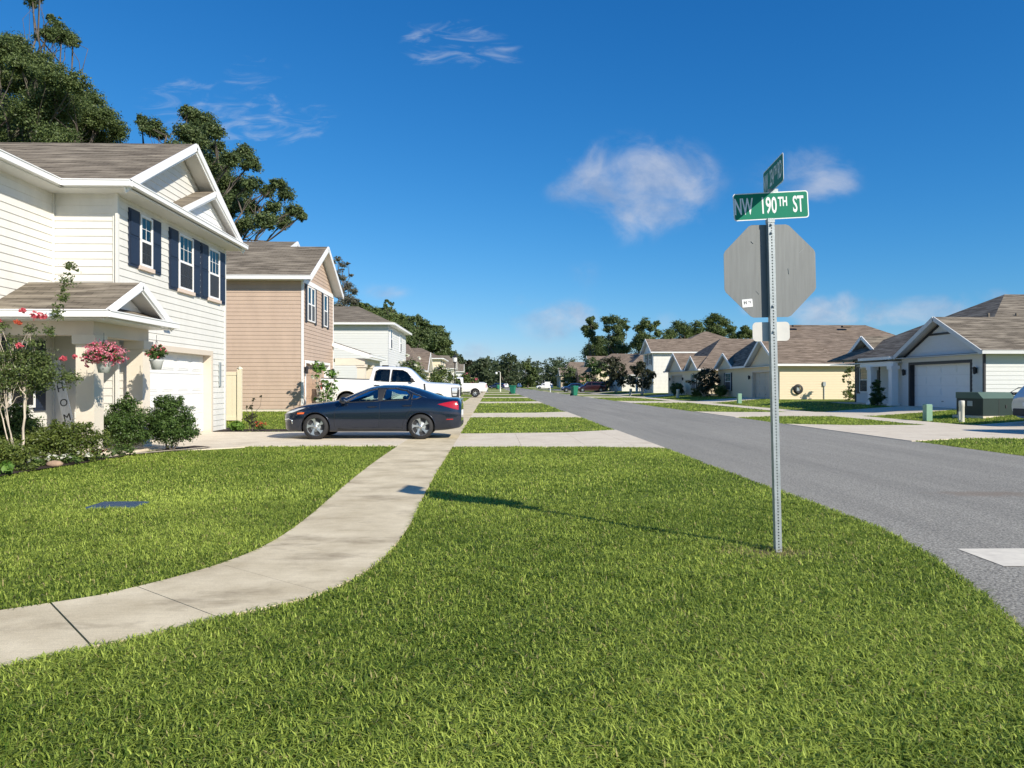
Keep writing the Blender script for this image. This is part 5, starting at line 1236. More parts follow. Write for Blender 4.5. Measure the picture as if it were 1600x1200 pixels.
for i, (x, y, z, r) in enumerate([(.27, .05, 2.64, .09), (.39, .05, 2.62, .075), (-.02, .05, 2.52, .055), (.77, 0, 1.88, .065), (.05, -.05, 2.1, .055), (-.36, 0, 2.55, .06), (-.55, 0, 2.30, .08), (.95, .05, 1.92, .04), (.08, 0, 2.72, .05)]):
    leaves_obj('blossom', [(x, y, z, r, .8)], 170, .035, 'coral' if i not in (2,) else 'orange_petal', 410 + i, CM, per=10, clump=.35, shell=.5, asp=.9, mean=.5)

# hanging baskets under the porch edge
def basket(label, loc, R, sq, n, flower, leaf, seed, nf):
    B = thing('hanging_basket', label, 'hanging basket', loc, group='hanging baskets at the porch edge')
    mb = MB(); mb.lathe([(.0, -.20), (.095, -.20), (.135, -.02), (.15, 0), (.15, .015), (.12, .015), (.11, -.03), (0, -.03)], n=20); mb.build('pot', 'pot', B)
    mb = MB()
    for k in range(3):
        a = 2 * PI * k / 3; mb.tube([(.14 * math.cos(a), .14 * math.sin(a), 0), (.01 * math.cos(a), .01 * math.sin(a), .42)], .004, n=5)
    mb.tube([(0, 0, .42), (0, 0, .55)], .005, n=5); mb.build('hanger', 'black_plastic', B)
    blb = [(0, 0, .16, R * .7, sq), (R * .55, 0, .15, R * .5, sq), (-R * .55, 0, .13, R * .5, sq), (0, R * .5, .12, R * .5, sq), (0, -R * .5, .12, R * .5, sq), (R * .3, 0, .26, R * .4, sq), (-R * .35, .02, .25, R * .4, sq)]
    leaves_obj('foliage', blb, n, .06, leaf, seed, B, per=12, clump=.35, shell=.3)
    if nf: leaves_obj('blossom', [(x, y, z + .01, r * 1.1, q) for (x, y, z, r, q) in blb] + ([(-R * .95, 0, .08, R * .22), (-R * .75, 0, -.06, R * .2)] if R > .3 else []), int(nf * 1.8), .036, flower, seed + 1, B, per=9, clump=.28, shell=.75, asp=.9, up=.1, mean=.5, sd=.3)
    return B
basket('hanging basket overflowing with pink flowers beside the near porch column', (sx(172, 14.1), 14.1, 1.86), .37, .8, 1300, 'pink', 'shrub', 501, 1500)
basket('small hanging basket with mostly green leaves beside the garage', (sx(252, 16.2), 16.2, 1.96), .22, .85, 1100, 'coral', 'shrub', 503, 40)

# small bed beyond the first driveway
shrub('upright_shrub', 'thin upright half bare shrub in the bed by the car nose', (sx(396, 22.8), 22.8, .03), [(-.08, 0, .35, .16), (.05, 0, .45, .13), (.0, 0, .7, .10), (.1, 0, .95, .07), (-.14, 0, .72, .06), (.1, 0, .2, .15), (.32, 0, 1.05, .04)], 700, .06, 'myrtle_deep', 330, mean=.6, per=10)
T = shrub('flower_plant', 'low plant with orange red flowers in the small bed', (sx(408, 22.75), 22.75, .03), [(0, 0, .14, .14), (.14, 0, .12, .12)], 260, .06, 'shrub', 331, per=8)
leaves_obj('blossom', [(0, 0, .20, .13, .7), (.14, 0, .18, .11, .7)], 160, .05, 'orange_petal', 332, T, per=6, shell=.8)
shrub('flower_plant', 'spiky pale grass plant near the garage corner', (sx(374, 22.7), 22.7, .03), [(0, 0, .16, .18), (.12, 0, .1, .12)], 260, .16, 'bright_leaf', 333, per=8, mean=.7)

# hedges and shrubs across the street
GH = 'shrubs at the right house fronts'
def hedge_row(label, x0, x1, y, z, h, material, seed, n=3000, sz=.12, name='clipped_hedge'):
    k = max(2, int(abs(x1 - x0) / (h * .6))); bl = [((x1 - x0) * (i + .5) / k, random.Random(seed + i).uniform(-.1, .1), h * .5, h * .56) for i in range(k)]
    return shrub(name, label, (x0, y, z), bl, n, sz, material, seed, GH)
hedge_row('long low dark hedge before the cream side wall', 24.3, 27.2, 50.2, .3, .75, 'hedge', 601)
shrub('round_shrub', 'dark shrub between the two porch columns of the nearest right house', (20.75, 39.2, .25), [(0, 0, .5, .4), (.1, .1, .95, .34), (0, 0, 1.3, .22), (-.1, -.1, .3, .35)], 2400, .11, 'shrub', 602, GH, mean=.3)
flower_tree('crape_myrtle', 'small rounded purple leaved tree by the pale cream house', (20.2, 69.5, .3), 1.5, .5, 1.7, 603, None, leaf='myrtle_deep', ls=.2, group='young trees along the right fronts')
hedge_row('dark low hedge below the window of the cream house', 20.8, 20.9, 66.8, .3, 1.1, 'hedge', 604, n=2200, sz=.15)
shrub('round_shrub', 'wide dark hedge under the purple leaved tree', (20.4, 71.3, .3), [(0, 0, .4, .55), (0, -.9, .4, .5), (-.5, .4, .35, .5)], 2400, .16, 'hedge', 605, GH, mean=.3)
shrub('round_shrub', 'bushy shrub with pale flowers beside the pale cream garage', (20.0, 78.6, .3), [(0, 0, .6, .8), (-.3, -.9, .5, .6), (0, .6, .9, .5)], 2200, .2, 'shrub', 606, GH, mean=.35)
shrub('round_shrub', 'low dark bushes at the foot of the spiky young tree', (18.8, 127, .2), [(0, 0, .8, 1.2), (-.6, -1.2, .6, .9), (.4, 1.2, .7, 1.0)], 1800, .35, 'hedge', 607, GH, mean=.25)
# ------------------------------------------------------------------ vehicles
def pchip(xs, ys, x):
    xs = np.asarray(xs, float); ys = np.asarray(ys, float); h = np.diff(xs); d = np.diff(ys) / h; m = np.zeros(len(xs))
    m[0], m[-1] = d[0], d[-1]
    for i in range(1, len(xs) - 1):
        if d[i - 1] * d[i] > 0:
            w1, w2 = 2 * h[i] + h[i - 1], h[i] + 2 * h[i - 1]; m[i] = (w1 + w2) / (w1 / d[i - 1] + w2 / d[i])
    x = np.clip(x, xs[0], xs[-1]); i = np.clip(np.searchsorted(xs, x) - 1, 0, len(h) - 1); t = (x - xs[i]) / h[i]
    return (2 * t ** 3 - 3 * t ** 2 + 1) * ys[i] + (t ** 3 - 2 * t ** 2 + t) * h[i] * m[i] + (-2 * t ** 3 + 3 * t ** 2) * ys[i + 1] + (t ** 3 - t ** 2) * h[i] * m[i + 1]
def pin(x, z, poly):
    r = False; n = len(poly)
    for i in range(n):
        x0, z0 = poly[i]; x1, z1 = poly[(i + 1) % n]
        if (z0 > z) != (z1 > z) and x < (x1 - x0) * (z - z0) / (z1 - z0) + x0: r = not r
    return r
class Body:
    """car shell: cross sections run from the underside round the flank to the roof centre line.
    table rows: x, z_bottom, y_bottom, z_flank, y_flank, z_belt, y_belt, z_shoulder, y_shoulder, z_top"""
    def __init__(s, table, bed=None):
        s.t = np.array(table, float); s.x0, s.x1 = s.t[0, 0], s.t[-1, 0]; s.cache = {}; s.bed = bed
    def section(s, x):
        k = round(x, 4)
        if k in s.cache: return s.cache[k]
        v = [float(pchip(s.t[:, 0], s.t[:, c], x)) for c in range(1, 10)]
        zb, yb, zf, yf, zl, yl, zs, ys, zt = v
        P = [(0, zb), (yb * .9, zb), (yb, zb + .05), (yf, zf), (yl, zl), (ys, zs), (ys * .55, zt - (zt - zs) * .12), (0, zt)]
        for _ in range(2):
            Q = [P[0]]
            for a, b in zip(P, P[1:]):
                Q += [(a[0] * .75 + b[0] * .25, a[1] * .75 + b[1] * .25), (a[0] * .25 + b[0] * .75, a[1] * .25 + b[1] * .75)]
            P = Q + [P[-1]]
        R = [P[0]]
        for a, b in zip(P, P[1:]):
            n = 3
            R += [(a[0] + (b[0] - a[0]) * j / n, a[1] + (b[1] - a[1]) * j / n) for j in range(1, n + 1)]
        s.cache[k] = R; return R
    def y(s, x, z):
        """half width of the flank at height z"""
        R = s.section(x); best = 0
        for a, b in zip(R, R[1:]):
            lo, hi = min(a[1], b[1]), max(a[1], b[1])
            if lo <= z <= hi and hi > lo:
                yy = a[0] + (b[0] - a[0]) * (z - a[1]) / (b[1] - a[1]); best = max(best, yy)
        return best if best > 0 else max(p[0] for p in R)
    def p(s, x, z, side, off=0.0): return (x, side * (s.y(x, z) + off), z)
    def shell(s, windows, arches, glass_ranges=(), step=.035):
        """returns (body MB, {name: MB} of glass cut from the top)"""
        nx = int((s.x1 - s.x0) / step) + 1; xs = list(np.linspace(s.x0, s.x1, nx)); body = MB(); glass = {g[0]: MB() for g in glass_ranges}
        secs = [s.section(x) for x in xs]; m = len(secs[0])
        idx = {}
        def vid(i, j, sd):
            if secs[i][j][0] < 1e-6: sd = 0
            k = (i, j, sd)
            if k not in idx: idx[k] = len(body.v); body.v.append((xs[i], sd * secs[i][j][0], secs[i][j][1]))
            return idx[k]
        gi = {g[0]: {} for g in glass_ranges}
        for i in range(nx - 1):
            for j in range(m - 1):
                q = [secs[i][j], secs[i][j + 1], secs[i + 1][j + 1], secs[i + 1][j]]
                cx = (xs[i] + xs[i + 1]) / 2; cz = sum(p[1] for p in q) / 4; cy = sum(p[0] for p in q) / 4
                frac = j / (m - 1)
                if frac < .86 and cy > .35 and any(pin(cx, cz, w_) for w_ in windows): continue
                if cy > .4 and any((cx - ax) ** 2 + (cz - az) ** 2 < ar * ar for ax, az, ar in arches): continue
                dest = None
                for (nm, ga, gb, f0) in glass_ranges:
                    if ga < cx < gb and frac > f0: dest = nm
                for sd in (1, -1):
                    if dest:
                        g = glass[dest]; ks = []
                        for (ii, jj) in ((i, j), (i, j + 1), (i + 1, j + 1), (i + 1, j)):
                            s2 = 0 if secs[ii][jj][0] < 1e-6 else sd; k = (ii, jj, s2)
                            if k not in gi[dest]: gi[dest][k] = len(g.v); g.v.append((xs[ii], s2 * secs[ii][jj][0], secs[ii][jj][1]))
                            ks.append(gi[dest][k])
                        f = ks if sd > 0 else ks[::-1]; g.f.append(tuple(dict.fromkeys(f))); g.mi.append(0); g.sm.append(True)
                    else:
                        f = [vid(i, j, sd), vid(i, j + 1, sd), vid(i + 1, j + 1, sd), vid(i + 1, j, sd)]
                        f = f if sd > 0 else f[::-1]; f = list(dict.fromkeys(f))
                        if len(f) > 2: body.f.append(tuple(f)); body.mi.append(0); body.sm.append(True)
        for i in (0, nx - 1):
            ring = [(xs[i], p[0], p[1]) for p in secs[i]] + [(xs[i], -p[0], p[1]) for p in reversed(secs[i][1:-1])]
            body.face(ring)
        return body, glass
def pane_on(B, poly, side, off):
    mb = MB(); cx = sum(p[0] for p in poly) / len(poly); cz = sum(p[1] for p in poly) / len(poly); c = B.p(cx, cz, side, off)
    for i in range(len(poly)):
        a, b = poly[i], poly[(i + 1) % len(poly)]
        mb.face([B.p(*a, side, off), B.p(*b, side, off), c])
    return mb
def line_on(mb, B, pts, side, r, off=0.0, n=6, closed=False, sub=6):
    P = []
    q = pts + ([pts[0]] if closed else [])
    for a, b in zip(q, q[1:]):
        for k in range(sub): t = k / sub; P.append(B.p(a[0] + (b[0] - a[0]) * t, a[1] + (b[1] - a[1]) * t, side, off))
    P.append(B.p(*q[-1], side, off)); mb.tube(P, r, n=n, cap=not closed)
def patch_on(mb, B, poly, side, off):
    cx = sum(p[0] for p in poly) / len(poly); cz = sum(p[1] for p in poly) / len(poly); n = 6
    for i in range(len(poly)):
        a, b = poly[i], poly[(i + 1) % len(poly)]
        rows = [[B.p(cx + ((a[0] + (b[0] - a[0]) * v / n) - cx) * u / n, cz + ((a[1] + (b[1] - a[1]) * v / n) - cz) * u / n, side, off) for v in range(n + 1)] for u in range(n + 1)]
        mb.grid(rows, smooth=False)
def add_wheel(parent, x, y, R, rim, width, spokes, style='twist', dark='alloy_dark', name='wheel'):
    sd = 1 if y > 0 else -1
    W = bpy.data.objects.new(name, None); C.objects.link(W); W.parent = parent; W.location = (x, y, R); W.rotation_euler = (0, 0, 0)
    mb = MB(); h = width / 2
    mb.lathe([(rim, -h), (R * .94, -h), (R * .985, -h * .8), (R, -h * .5), (R, h * .5), (R * .985, h * .8), (R * .94, h), (rim + .02, h * 1.02), (rim, h * .9), (rim * .97, h * .6), (rim * .95, -h)], axis='y', n=36)
    mb.build('tyre', 'tyre', W)
    mb = MB(); f = sd * h * .86
    mb.lathe([(rim * .90, f * .2), (rim * .97, f * .95), (rim * 1.02, f), (rim * 1.02, f * .9)], axis='y', n=36)
    for k in range(spokes):
        a = 2 * PI * k / spokes + .3
        def pt(r, w_, y_): return (r * math.cos(a + w_), y_, r * math.sin(a + w_))
        tw = .28 if style == 'twist' else 0
        rows = []
        for (r, wd) in ((rim * .16, .55), (rim * .45, .25), (rim * .72, .20), (rim * .96, .30 if style == 'twist' else .22)):
            s0 = tw * (r / rim) ; rows.append((r, s0 - wd * (1 if style != 'twist' else .8), s0 + wd))
        for (r0, a0, a1), (r1, b0, b1) in zip(rows, rows[1:]):
            yy0 = f * (.82 + .12 * r0 / rim); yy1 = f * (.82 + .12 * r1 / rim)
            q = [pt(r0, a0, yy0), pt(r0, a1, yy0), pt(r1, b1, yy1), pt(r1, b0, yy1)]; mb.face(q)
            mb.face([pt(r0, a0, yy0), pt(r1, b0, yy1), pt(r1, b0, yy1 * .6), pt(r0, a0, yy0 * .6)]); mb.face([pt(r0, a1, yy0), pt(r1, b1, yy1), pt(r1, b1, yy1 * .6), pt(r0, a1, yy0 * .6)])
    mb.lathe([(rim * .22, f * .7), (rim * .2, f * .92), (rim * .08, f * .95), (0, f * .95)], axis='y', n=16)
    mb.build('rim', 'alloy', W)
    mb = MB(); mb.lathe([(0, f * .45), (rim * .95, f * .45)], axis='y', n=24); mb.lathe([(0, f * .5), (rim * .55, f * .5), (rim * .55, f * .4)], axis='y', n=24, mi=1); mb.build('brake_disc', [dark, 'galv'], W)
    return W
def wheel_wells(T, B, arches, depth=.34):
    for (ax, az, ar) in arches:
        for sd in (1, -1):
            mb = MB(); ro, ri = [], []
            for k in range(25):
                a = PI * (-.12) + PI * 1.24 * k / 24; x, z = ax + ar * math.cos(a), az + ar * math.sin(a)
                yo = B.y(x, max(z, az)) - .01; ro.append((x, sd * yo, z)); ri.append((x, sd * (yo - depth), z))
            mb.grid([ro, ri]); mb.face(ri); mb.build('wheel_well', 'rubber', T)
def arch_lips(T, m_, B, arches, r=.016, a0=-.05, a1=1.05):
    for (ax, az, ar) in arches:
        for sd in (1, -1):
            P = []; mb = MB()
            for k in range(29):
                a = PI * (a0 + (a1 - a0) * k / 28); x, z = ax + ar * math.cos(a), az + ar * math.sin(a); P.append(B.p(x, max(z, .2), sd, -.004))
            mb.tube(P, r, n=6); mb.build('wheel_arch', m_, T)
def seats(mb, rows, w, zf, hz):
    for x in rows:
        for y in (-w, w):
            mb.box((x - .28, y - .24, zf), (x + .22, y + .24, zf + .16), bev=.04); mb.hexa([(x + .14, y - .23, zf + .1), (x + .30, y - .23, zf + .1), (x + .30, y + .23, zf + .1), (x + .14, y + .23, zf + .1),
                         (x + .30, y - .2, hz), (x + .40, y - .2, hz), (x + .40, y + .2, hz), (x + .30, y + .2, hz)]); mb.box((x + .32, y - .12, hz + .02), (x + .42, y + .12, hz + .18), bev=.03)

# --- dark blue sedan (front at x = 0, tail at 4.63)
SEDAN = [  # x    zb    yb    zf    yf    zl    yl    zs    ys    zt
    (.00, .30, .42, .46, .50, .60, .50, .66, .44, .69), (.06, .22, .60, .46, .66, .63, .64, .70, .56, .735), (.22, .19, .74, .47, .80, .68, .78, .77, .66, .81),
    (.50, .19, .80, .50, .87, .73, .86, .85, .74, .895), (.95, .19, .82, .52, .895, .80, .885, .92, .76, .955), (1.32, .18, .82, .53, .90, .86, .89, .975, .72, 1.00),
    (1.62, .18, .82, .54, .90, .905, .885, 1.06, .68, 1.115), (1.95, .18, .82, .54, .90, .93, .88, 1.19, .63, 1.25), (2.25, .18, .82, .54, .90, .945, .88, 1.285, .60, 1.355),
    (2.62, .18, .82, .54, .90, .96, .88, 1.325, .585, 1.405), (3.00, .18, .82, .54, .90, .975, .88, 1.315, .58, 1.40), (3.35, .18, .82, .55, .90, .99, .885, 1.25, .575, 1.345),
    (3.70, .19, .82, .56, .905, 1.00, .885, 1.14, .59, 1.24), (4.05, .21, .81, .57, .90, .985, .865, 1.065, .66, 1.125), (4.30, .23, .79, .58, .885, .975, .84, 1.045, .68, 1.075),
    (4.50, .26, .74, .58, .845, .96, .79, 1.035, .68, 1.065), (4.585, .28, .70, .56, .80, .90, .75, .985, .68, 1.03), (4.63, .32, .66, .54, .76, .80, .70, .88, .64, .92)]
def make_sedan():
    T = thing('parked_sedan', 'dark blue four door sedan parked across the first driveway', 'car')
    B = Body(SEDAN); FW = [(1.63, .945), (1.90, 1.115), (2.20, 1.255), (2.46, 1.31), (2.49, .985)]; RW = [(2.58, .99), (2.65, 1.305), (2.92, 1.31), (3.20, 1.255), (3.31, 1.14), (3.26, 1.02)]; QW = [(3.36, 1.175), (3.60, 1.10), (3.46, 1.04), (3.34, 1.03)]
    arches = [(.88, .33, .375), (3.58, .33, .375)]
    body, gl = B.shell([FW, RW, QW], arches, [('windscreen', 1.22, 2.22, .872), ('rear_window', 3.45, 4.18, .872)], step=.03)
    bo = body.build('body', 'paint_navy', T)
    arch_lips(T, 'paint_navy', B, arches, .014)
    wheel_wells(T, B, arches)
    gl['windscreen'].build('windscreen', 'car_glass', T); gl['rear_window'].build('rear_window', 'dark_glass', T)
    for sd in (1, -1):
        for poly, nm in ((FW, 'front_window'), (RW, 'side_window'), (QW, 'quarter_window')):
            w_ = pane_on(B, poly, sd, -.006).build('window', 'car_glass' if nm != 'quarter_window' else 'dark_glass', T)
            mb = MB(); line_on(mb, B, poly, sd, .014, .0, closed=True); mb.build('seal', 'black_plastic', w_)
        mb = MB(); patch_on(mb, B, [(2.485, .985), (2.455, 1.315), (2.65, 1.315), (2.585, .985)], sd, .006); mb.build('door_pillar', 'black_plastic', T)
        mb = MB(); line_on(mb, B, [(1.55, .93), (1.90, 1.135), (2.20, 1.275), (2.46, 1.335), (2.92, 1.335), (3.22, 1.275), (3.62, 1.105), (3.72, 1.075)], sd, .008, .006); mb.build('window_trim', 'chrome', T)
        mb = MB()
        for ln in ([(1.52, .90), (1.38, .75), (1.36, .34), (1.48, .26)], [(2.53, .95), (2.52, .60), (2.50, .26)], [(3.36, 1.0), (3.32, .75), (3.22, .62), (3.12, .42), (3.10, .26)], [(1.48, .26), (3.10, .26)]):
            line_on(mb, B, ln, sd, .0045, -.001, n=5)
        mb.build('door_seam', 'rubber', T)
        for (hx, hz_) in ((2.22, .845), (3.12, .875)):
            mb = MB(); line_on(mb, B, [(hx, hz_), (hx + .08, hz_ + .006), (hx + .24, hz_ + .01)], sd, .015, .022); line_on(mb, B, [(hx + .02, hz_ - .012), (hx + .2, hz_ - .004)], sd, .02, -.004); mb.build('door_handle', 'paint_navy', T)
        mb = MB(); line_on(mb, B, [(1.45, .275), (3.1, .275)], sd, .022, .0); mb.build('sill', 'black_plastic', T)
        mb = MB(); patch_on(mb, B, [(.10, .655), (.10, .70), (.42, .80), (.62, .82), (.42, .745), (.26, .69)], sd, .006); mb.build('headlight', 'lamp_clear', T)
        mb = MB(); patch_on(mb, B, [(.40, .65), (.42, .69), (.60, .70), (.58, .655)], sd, .006); mb.build('side_marker', 'amber', T)
        mb = MB(); line_on(mb, B, [(.05, .50), (.18, .53), (.26, .50), (.28, .40)], sd, .018, .004); mb.build('fog_lamp_trim', 'chrome', T)
        mb = MB(); patch_on(mb, B, [(4.02, .905), (4.20, .945), (4.42, .985), (4.53, .975), (4.56, .86), (4.56, .76), (4.42, .79), (4.18, .86)], sd, .007); mb.build('taillight', 'tail_red', T)
        mb = MB(); patch_on(mb, B, [(4.24, .50), (4.26, .525), (4.42, .53), (4.42, .505)], sd, .006); mb.build('reflector', 'tail_red', T)
        mb = MB(); c = B.p(1.62, .98, sd); mb.lathe([(0, -.10), (.05, -.09), (.085, -.03), (.09, .04), (.08, .07), (0, .075)], (c[0] - .02, c[1] + sd * .16, c[2] + .02), axis='x', n=14)
        mb.bar((c[0], c[1] - sd * .02, c[2] - .03), (c[0] - .02, c[1] + sd * .12, c[2]), .05, .03); mb.build('mirror', 'paint_navy', T)
        for (wx) in (.88, 3.58): add_wheel(T, wx, sd * .79, .325, .235, .205, 5)
    mb = MB(); mb.box((-.012, -.45, .52), (.02, .45, .60)); mb.box((-.008, -.40, .30), (.03, .40, .42)); mb.build('grille', 'black_plastic', T)
    mb = MB(); mb.box((-.02, -.5, .605), (.02, .5, .635)); mb.build('grille_bar', 'chrome', T)
    mb = MB(); mb.box((4.62, -.26, .60), (4.645, .26, .74)); mb.build('license_plate', 'sign_white', T)
    mb = MB(); mb.box((4.40, -.62, .34), (4.638, .62, .46), bev=.02); mb.build('rear_diffuser', 'black_plastic', T)
    mb = MB(); seats(mb, [1.98], .37, .42, 1.02); mb.box((3.0, -.62, .5), (3.2, .62, .98), bev=.05); mb.box((2.62, -.62, .42), (3.1, .62, .6), bev=.05)
    for y in (-.4, .4): mb.box((3.08, y - .12, .98), (3.17, y + .12, 1.12), bev=.03)
    mb.box((1.30, -.72, .72), (1.62, .72, .93), bev=.06); mb.lathe([(.17, -.012), (.19, 0), (.17, .012), (.15, 0), (.17, -.012)], (1.74, .37, .93), axis='x', n=18); mb.box((.95, -.76, .24), (4.1, .76, .38)); mb.build('interior', 'interior', T)
    return T
S = make_sedan(); S.location = (-5.40, 20.05, .021)

# --- pickups (front at x = 0)
def pickup_table(Lc, Lt, hood, rail, roof, w, zb, ws):
    """Lc: windscreen foot, cab end at Lt[0], tail at Lt[1]"""
    ce, te = Lt
    return [(.0, zb + .15, w * .80, hood - .40, w * .90, hood - .20, w * .88, hood - .10, w * .76, hood - .06), (.10, zb, w * .90, hood - .40, w * .97, hood - .16, w * .95, hood - .05, w * .80, hood - .01),
            (.5, zb, w * .92, hood - .42, w, hood - .14, w * .98, hood - .02, w * .78, hood + .03), (Lc - .1, zb, w * .92, hood - .42, w, hood - .10, w * .98, hood + .02, w * .76, hood + .07), (Lc + .08, zb, w * .92, hood - .42, w, hood - .07, w * .98, hood + .08, w * .76, hood + .14),
            (ws - .08, zb, w * .92, hood - .42, w, hood - .02, w * .97, roof - .13, w * .74, roof - .04), (ws + .12, zb, w * .92, hood - .42, w, hood, w * .97, roof - .09, w * .72, roof), ((ws + ce) / 2, zb, w * .92, hood - .42, w, hood + .01, w * .97, roof - .08, w * .72, roof + .01),
            (ce - .10, zb, w * .92, hood - .42, w, hood + .02, w * .97, roof - .09, w * .72, roof - .01), (ce - .015, zb, w * .92, hood - .42, w, hood + .02, w * .97, roof - .12, w * .71, roof - .03),
            (ce + .015, zb + .05, w * .92, hood - .42, w, rail - .06, w * .985, rail - .004, w * .95, rail), (te - .15, zb + .05, w * .92, hood - .42, w, rail - .06, w * .985, rail - .004, w * .95, rail), (te, zb + .08, w * .90, hood - .42, w * .97, rail - .06, w * .96, rail - .006, w * .93, rail - .002)]
def make_pickup(label, loc, rotz, tilt, crew=True, Ltot=6.3, scale_h=1.0, glass='dark_glass', group='white pickup trucks in the left driveways'):
    T = thing('pickup_truck', label, 'pickup truck', loc, rotz, group); T.rotation_euler = (0, tilt, rotz)
    w = .99; hood, rail, roof = 1.40, 1.50, 2.13; Lc = 1.62; ws = Lc + .85; ce = 4.05 if crew else 3.30; te = Ltot
    B = Body(pickup_table(Lc, (ce, te), hood, rail, roof, w, .52, ws)); zb = hood + .03
    FW = [(Lc + .42, zb + .02), (Lc + .80, roof - .26), (ws + .15, roof - .17), (ws + .62, roof - .155), (ws + .66, zb)]
    wins = [FW]
    if crew: wins.append([(ws + .74, zb), (ws + .72, roof - .155), (ce - .36, roof - .16), (ce - .22, roof - .24), (ce - .16, zb + .02)])
    else: FW[3:5] = [(ce - .32, roof - .16), (ce - .20, zb)]
    wx = (1.02, te - 1.22); R = .42; arches = [(wx[0], .46, .52), (wx[1], .46, .52)]
    body, gl = B.shell(wins, arches, [('windscreen', Lc + .02, ws + .02, .872)], step=.045)
    body.build('body', 'paint_white', T); gl['windscreen'].build('windscreen', 'dark_glass', T)
    arch_lips(T, 'paint_white', B, arches, .03, -.02, 1.02); wheel_wells(T, B, arches, .45)
    for sd in (1, -1):
        for poly in wins:
            w_ = pane_on(B, poly, sd, -.004).build('window', glass, T); mb = MB(); line_on(mb, B, poly, sd, .02, 0, closed=True); mb.build('seal', 'black_plastic', w_)
        mb = MB()
        for ln in ([(Lc + .22, hood), (Lc + .18, .72)], [(ws + .70, zb - .02), (ws + .70, .68)], [(ce - .10, zb), (ce - .25, .95), (ce - .3, .72)], [(ce, rail), (ce, .60)]): line_on(mb, B, ln, sd, .007, -.002, n=5)
        mb.build('door_seam', 'rubber', T)
        for hx in ([ws + .45, ce - .42] if crew else [ce - .42]):
            mb = MB(); line_on(mb, B, [(hx, hood - .16), (hx + .22, hood - .155)], sd, .026, .015); mb.build('door_handle', 'black_plastic', T)
        mb = MB(); c = B.p(Lc + .55, hood + .15, sd); mb.box((c[0] - .08, c[1] + sd * .12 - .10, c[2] - .10), (c[0] + .06, c[1] + sd * .12 + .10, c[2] + .04), bev=.03, mi=1); mb.box((c[0] - .07, c[1] + sd * .12 - .1, c[2] + .045), (c[0] + .06, c[1] + sd * .12 + .1, c[2] + .2), bev=.04); mb.bar((c[0], c[1] - sd * .03, c[2] - .06), (c[0], c[1] + sd * .1, c[2] - .04), .06, .05, mi=1); mb.build('mirror', ['paint_white', 'black_plastic'], T)
        mb = MB(); patch_on(mb, B, [(Lc - .05, hood - .02), (Lc + .04, hood - .02), (Lc - .02, hood - .32), (Lc - .09, hood - .30)], sd, .008); mb.build('fender_vent', 'black_plastic', T)
        mb = MB(); patch_on(mb, B, [(.01, hood - .14), (.40, hood - .16), (.36, hood - .50), (.30, hood - .74), (.02, hood - .74)], sd, .008); hb = mb.build('headlight_surround', 'black_plastic', T)
        mb = MB(); patch_on(mb, B, [(.10, hood - .18), (.36, hood - .19), (.33, hood - .40), (.12, hood - .40)], sd, .016); patch_on(mb, B, [(.12, hood - .44), (.33, hood - .44), (.30, hood - .54), (.14, hood - .54)], sd, .016); mb.build('headlight', 'lamp_clear', hb)
        mb = MB(); patch_on(mb, B, [(te - .10, rail - .12), (te - .02, rail - .12), (te - .02, rail - .52), (te - .09, rail - .52)], sd, .008); mb.build('taillight', 'tail_red', T)
        mb = MB(); line_on(mb, B, [(ce - .05, rail + .005), (te - .03, rail + .005)], sd, .022, -.04); mb.build('bed_rail', 'black_plastic', T)
        mb = MB(); mb.bar((wx[0] + .6, sd * .95, .50), (wx[1] - .6, sd * .95, .50), .10, .06); mb.build('step_bar', 'black_plastic' if crew else 'chrome', T)
        for x in wx: add_wheel(T, x, sd * .86, R, .25, .26, 6, 'plain')
    mb = MB(); mb.box((-.03, -.62, hood - .55), (.02, .62, hood - .14), bev=.02); mb.bar((-.035, -.6, hood - .34), (-.035, .6, hood - .34), .03, .08, 1); mb.build('grille', ['black_plastic', 'chrome'], T)
    mb = MB(); mb.box((-.12, -.9, .50), (.10, .9, .74), bev=.04); mb.build('bumper', 'chrome', T)
    mb = MB(); mb.box((te - .05, -.88, .50), (te + .16, .88, .68), bev=.03); mb.build('bumper', 'chrome', T)
    mb = MB(); mb.box((ce + .06, -.86, rail + .004), (te - .06, .86, rail + .012)); mb.build('bed_cover', 'black_plastic', T)
    mb = MB(); seats(mb, [ws + .35] + ([ws + 1.15] if crew else []), .42, .85, 1.52); mb.box((Lc + .1, -.8, 1.05), (Lc + .5, .8, hood + .02), bev=.05); mb.box((Lc, -.85, .6), (ce - .1, .85, .8)); mb.build('interior', 'interior', T)
    if crew:
        mb = MB(); mb.box((ws + .9, -.12, roof - .03), (ws + 1.2, .12, roof + .06), bev=.02); mb.build('roof_pod', 'black_plastic', T)
    return T
make_pickup('big white crew cab pickup parked behind the dark sedan, facing the street', (-1.45, 34.6, .04), PI, math.radians(-1.6))
make_pickup('white single cab pickup farther down, its tail towards the street', (-6.25, 79.2, .05), 0, 0, crew=False, Ltot=5.8)

